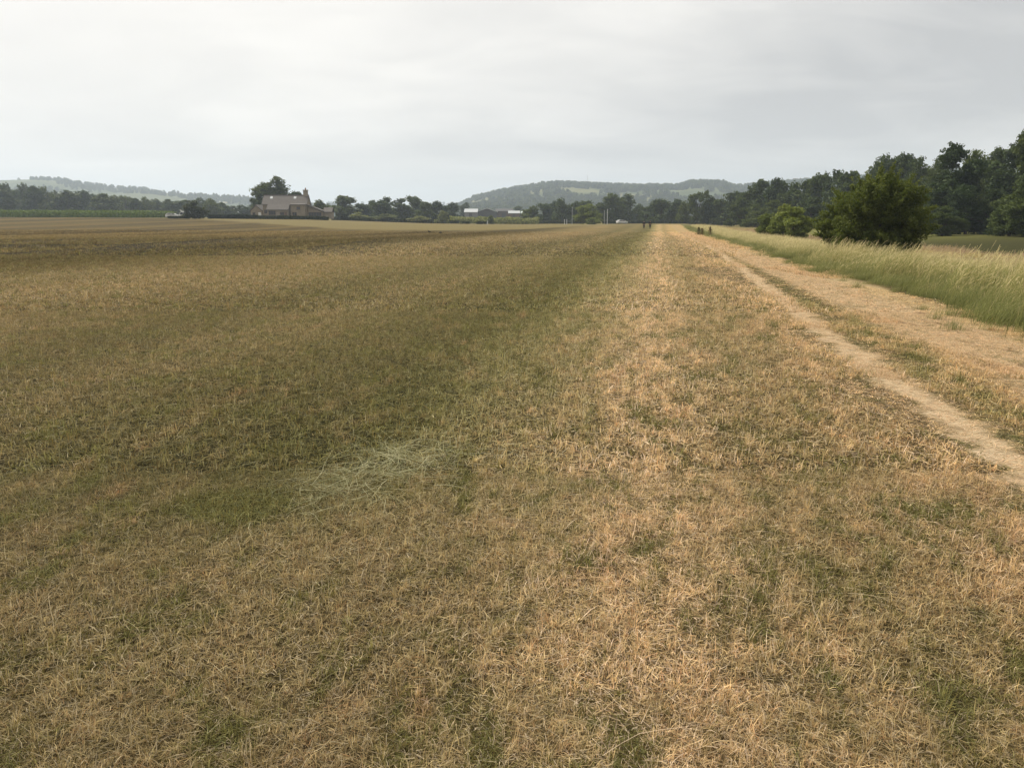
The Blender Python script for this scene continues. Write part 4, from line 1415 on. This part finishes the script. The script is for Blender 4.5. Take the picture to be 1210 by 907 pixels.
def dock(u, d, hgt, label):
    p = gp(u, d)
    r2 = np.random.default_rng(int(u))
    t = empty('dock_plant', p, 0, label=label, cat='plant', group='dark dock plants at the bank edge')
    MB().tube([(0, 0, -.05), (.02, 0, hgt * .5), (0, .01, hgt)], [.012, .01, .004], 6).build('stem', m_bark, t)
    n = 500
    z = r2.uniform(.05, 1, n)
    rad = .13 * (1.05 - z) + .05
    pos = np.c_[r2.normal(0, 1, (n, 2)) * rad[:, None], z * hgt]
    nrm = r2.normal(0, 1, (n, 3)); nrm /= np.linalg.norm(nrm, axis=1)[:, None]
    aa = np.cross(nrm, r2.normal(0, 1, (n, 3))); aa /= np.linalg.norm(aa, axis=1)[:, None]
    bb = np.cross(nrm, aa)
    s = (.05 * r2.uniform(.6, 1.3, n))[:, None]
    V = np.stack([pos - aa * s, pos + bb * s * .5, pos + aa * s, pos - bb * s * .5], 1).reshape(-1, 3)
    link('leaves', mesh_np('leaves', V, np.arange(n * 4).reshape(-1, 4), [m_dock], dict(rnd=np.repeat(r2.random(n), 4))), t)


dock(826, 108, 1.0, 'small dark dock plant at the bank edge, leftmost of three')
dock(830, 105, .9, 'small dark dock plant at the bank edge, middle of three')
dock(839.5, 100, 1.1, 'taller dark dock plant at the bank edge, rightmost of three')
ridge_barn()

# ------------------------------------------------------------------ haze
hz = MB().box(-4800, 4800, -120, 5400, -4, 215)
m_haze, nt = material('haze air')
pv = nt.n('ShaderNodeVolumePrincipled')
pv.inputs['Color'].default_value = (.70, .81, .95, 1)
pv.inputs['Density'].default_value = .00027
pv.inputs['Anisotropy'].default_value = .25
pv.inputs['Density Attribute'].default_value = ''
out = nt.n('ShaderNodeOutputMaterial')
nt.link(pv.outputs[0], out.inputs['Volume'])
ho = hz.build('haze', m_haze)
tag(ho, 'pale summer haze over the whole valley', 'haze', kind='stuff')

# ------------------------------------------------------------------ sun and sky
SUN_AZ, SUN_EL = R(-48), R(50)          # azimuth from +Y towards +X
sd = Vector((math.sin(SUN_AZ) * math.cos(SUN_EL), math.cos(SUN_AZ) * math.cos(SUN_EL), math.sin(SUN_EL)))
ld = bpy.data.lights.new('sun', 'SUN')
ld.energy = 5.0
ld.angle = R(1.0)
ld.color = (1.0, .945, .86)
lo = bpy.data.objects.new('sun', ld); COL.objects.link(lo)
lo.rotation_euler = sd.to_track_quat('Z', 'Y').to_euler()
lo.location = sd * 300

wd = bpy.data.worlds.new('World'); S.world = wd
wd.use_nodes = True
nt = NT(wd.node_tree)
sky = nt.n('ShaderNodeTexSky', sky_type='NISHITA')
sky.sun_disc = False
sky.sun_elevation = SUN_EL; sky.sun_rotation = SUN_AZ
sky.dust_density = 3
gdir = nt.n('ShaderNodeTexCoord').outputs['Generated']
sp = nt.n('ShaderNodeSeparateXYZ'); nt.link(gdir, sp.inputs[0])
zc = nt.m('ADD', nt.m('MAXIMUM', sp.outputs[2], 0.0), .22)
cv = nt.n('ShaderNodeCombineXYZ')
nt.link(nt.m('DIVIDE', sp.outputs[0], zc), cv.inputs[0]); nt.link(nt.m('DIVIDE', sp.outputs[1], zc), cv.inputs[1])
cl = nt.noise(nt.vscale(cv.outputs[0], (1, 1.3, 1)), .55, 4, .45, .5)
cl2 = nt.noise(nt.vscale(cv.outputs[0], (1, 1.6, 1)), 1.7, 5, .5, .6)
cm = nt.m('ADD', nt.m('MULTIPLY', cl, .75), nt.m('MULTIPLY', cl2, .25))
cloud = nt.ramp(cm, [(.415, (5.7, 5.65, 5.6)), (.50, (7.4, 7.25, 7.0)), (.585, (9.7, 9.4, 8.9))])
low = nt.step(sp.outputs[2], .16, .0)
cloud = nt.mix(nt.m('MULTIPLY', low, .6), cloud, (7.5, 7.3, 7.05))
glow = nt.n('ShaderNodeVectorMath', operation='DOT_PRODUCT')
nt.link(gdir, glow.inputs[0]); glow.inputs[1].default_value = sd
gl = nt.step(glow.outputs['Value'], .30, 1.0)
cloud = nt.mix(gl, cloud, (11.5, 11, 10.2))
colr = nt.mix(.96, sky.outputs[0], cloud)
bg = nt.n('ShaderNodeBackground'); bg.inputs['Strength'].default_value = .1
nt.link(colr, bg.inputs['Color'])
wo = nt.n('ShaderNodeOutputWorld'); nt.link(bg.outputs[0], wo.inputs['Surface'])

# ------------------------------------------------------------------ render settings
S.render.engine = 'CYCLES'
S.view_settings.view_transform = 'Standard'
S.view_settings.look = 'None'
S.view_settings.gamma = 1
S.view_settings.exposure = 0
S.view_settings.use_curve_mapping = False
cy = S.cycles
cy.use_denoising = True
try:
    cy.denoiser = 'OPENIMAGEDENOISE'
    cy.denoising_input_passes = 'RGB_ALBEDO_NORMAL'
except Exception:
    pass
cy.max_bounces = 4
cy.diffuse_bounces = 2
cy.transmission_bounces = 4
cy.glossy_bounces = 2
cy.volume_bounces = 2
cy.caustics_reflective = False
cy.caustics_refractive = False
cy.use_adaptive_sampling = True
cy.adaptive_threshold = .02
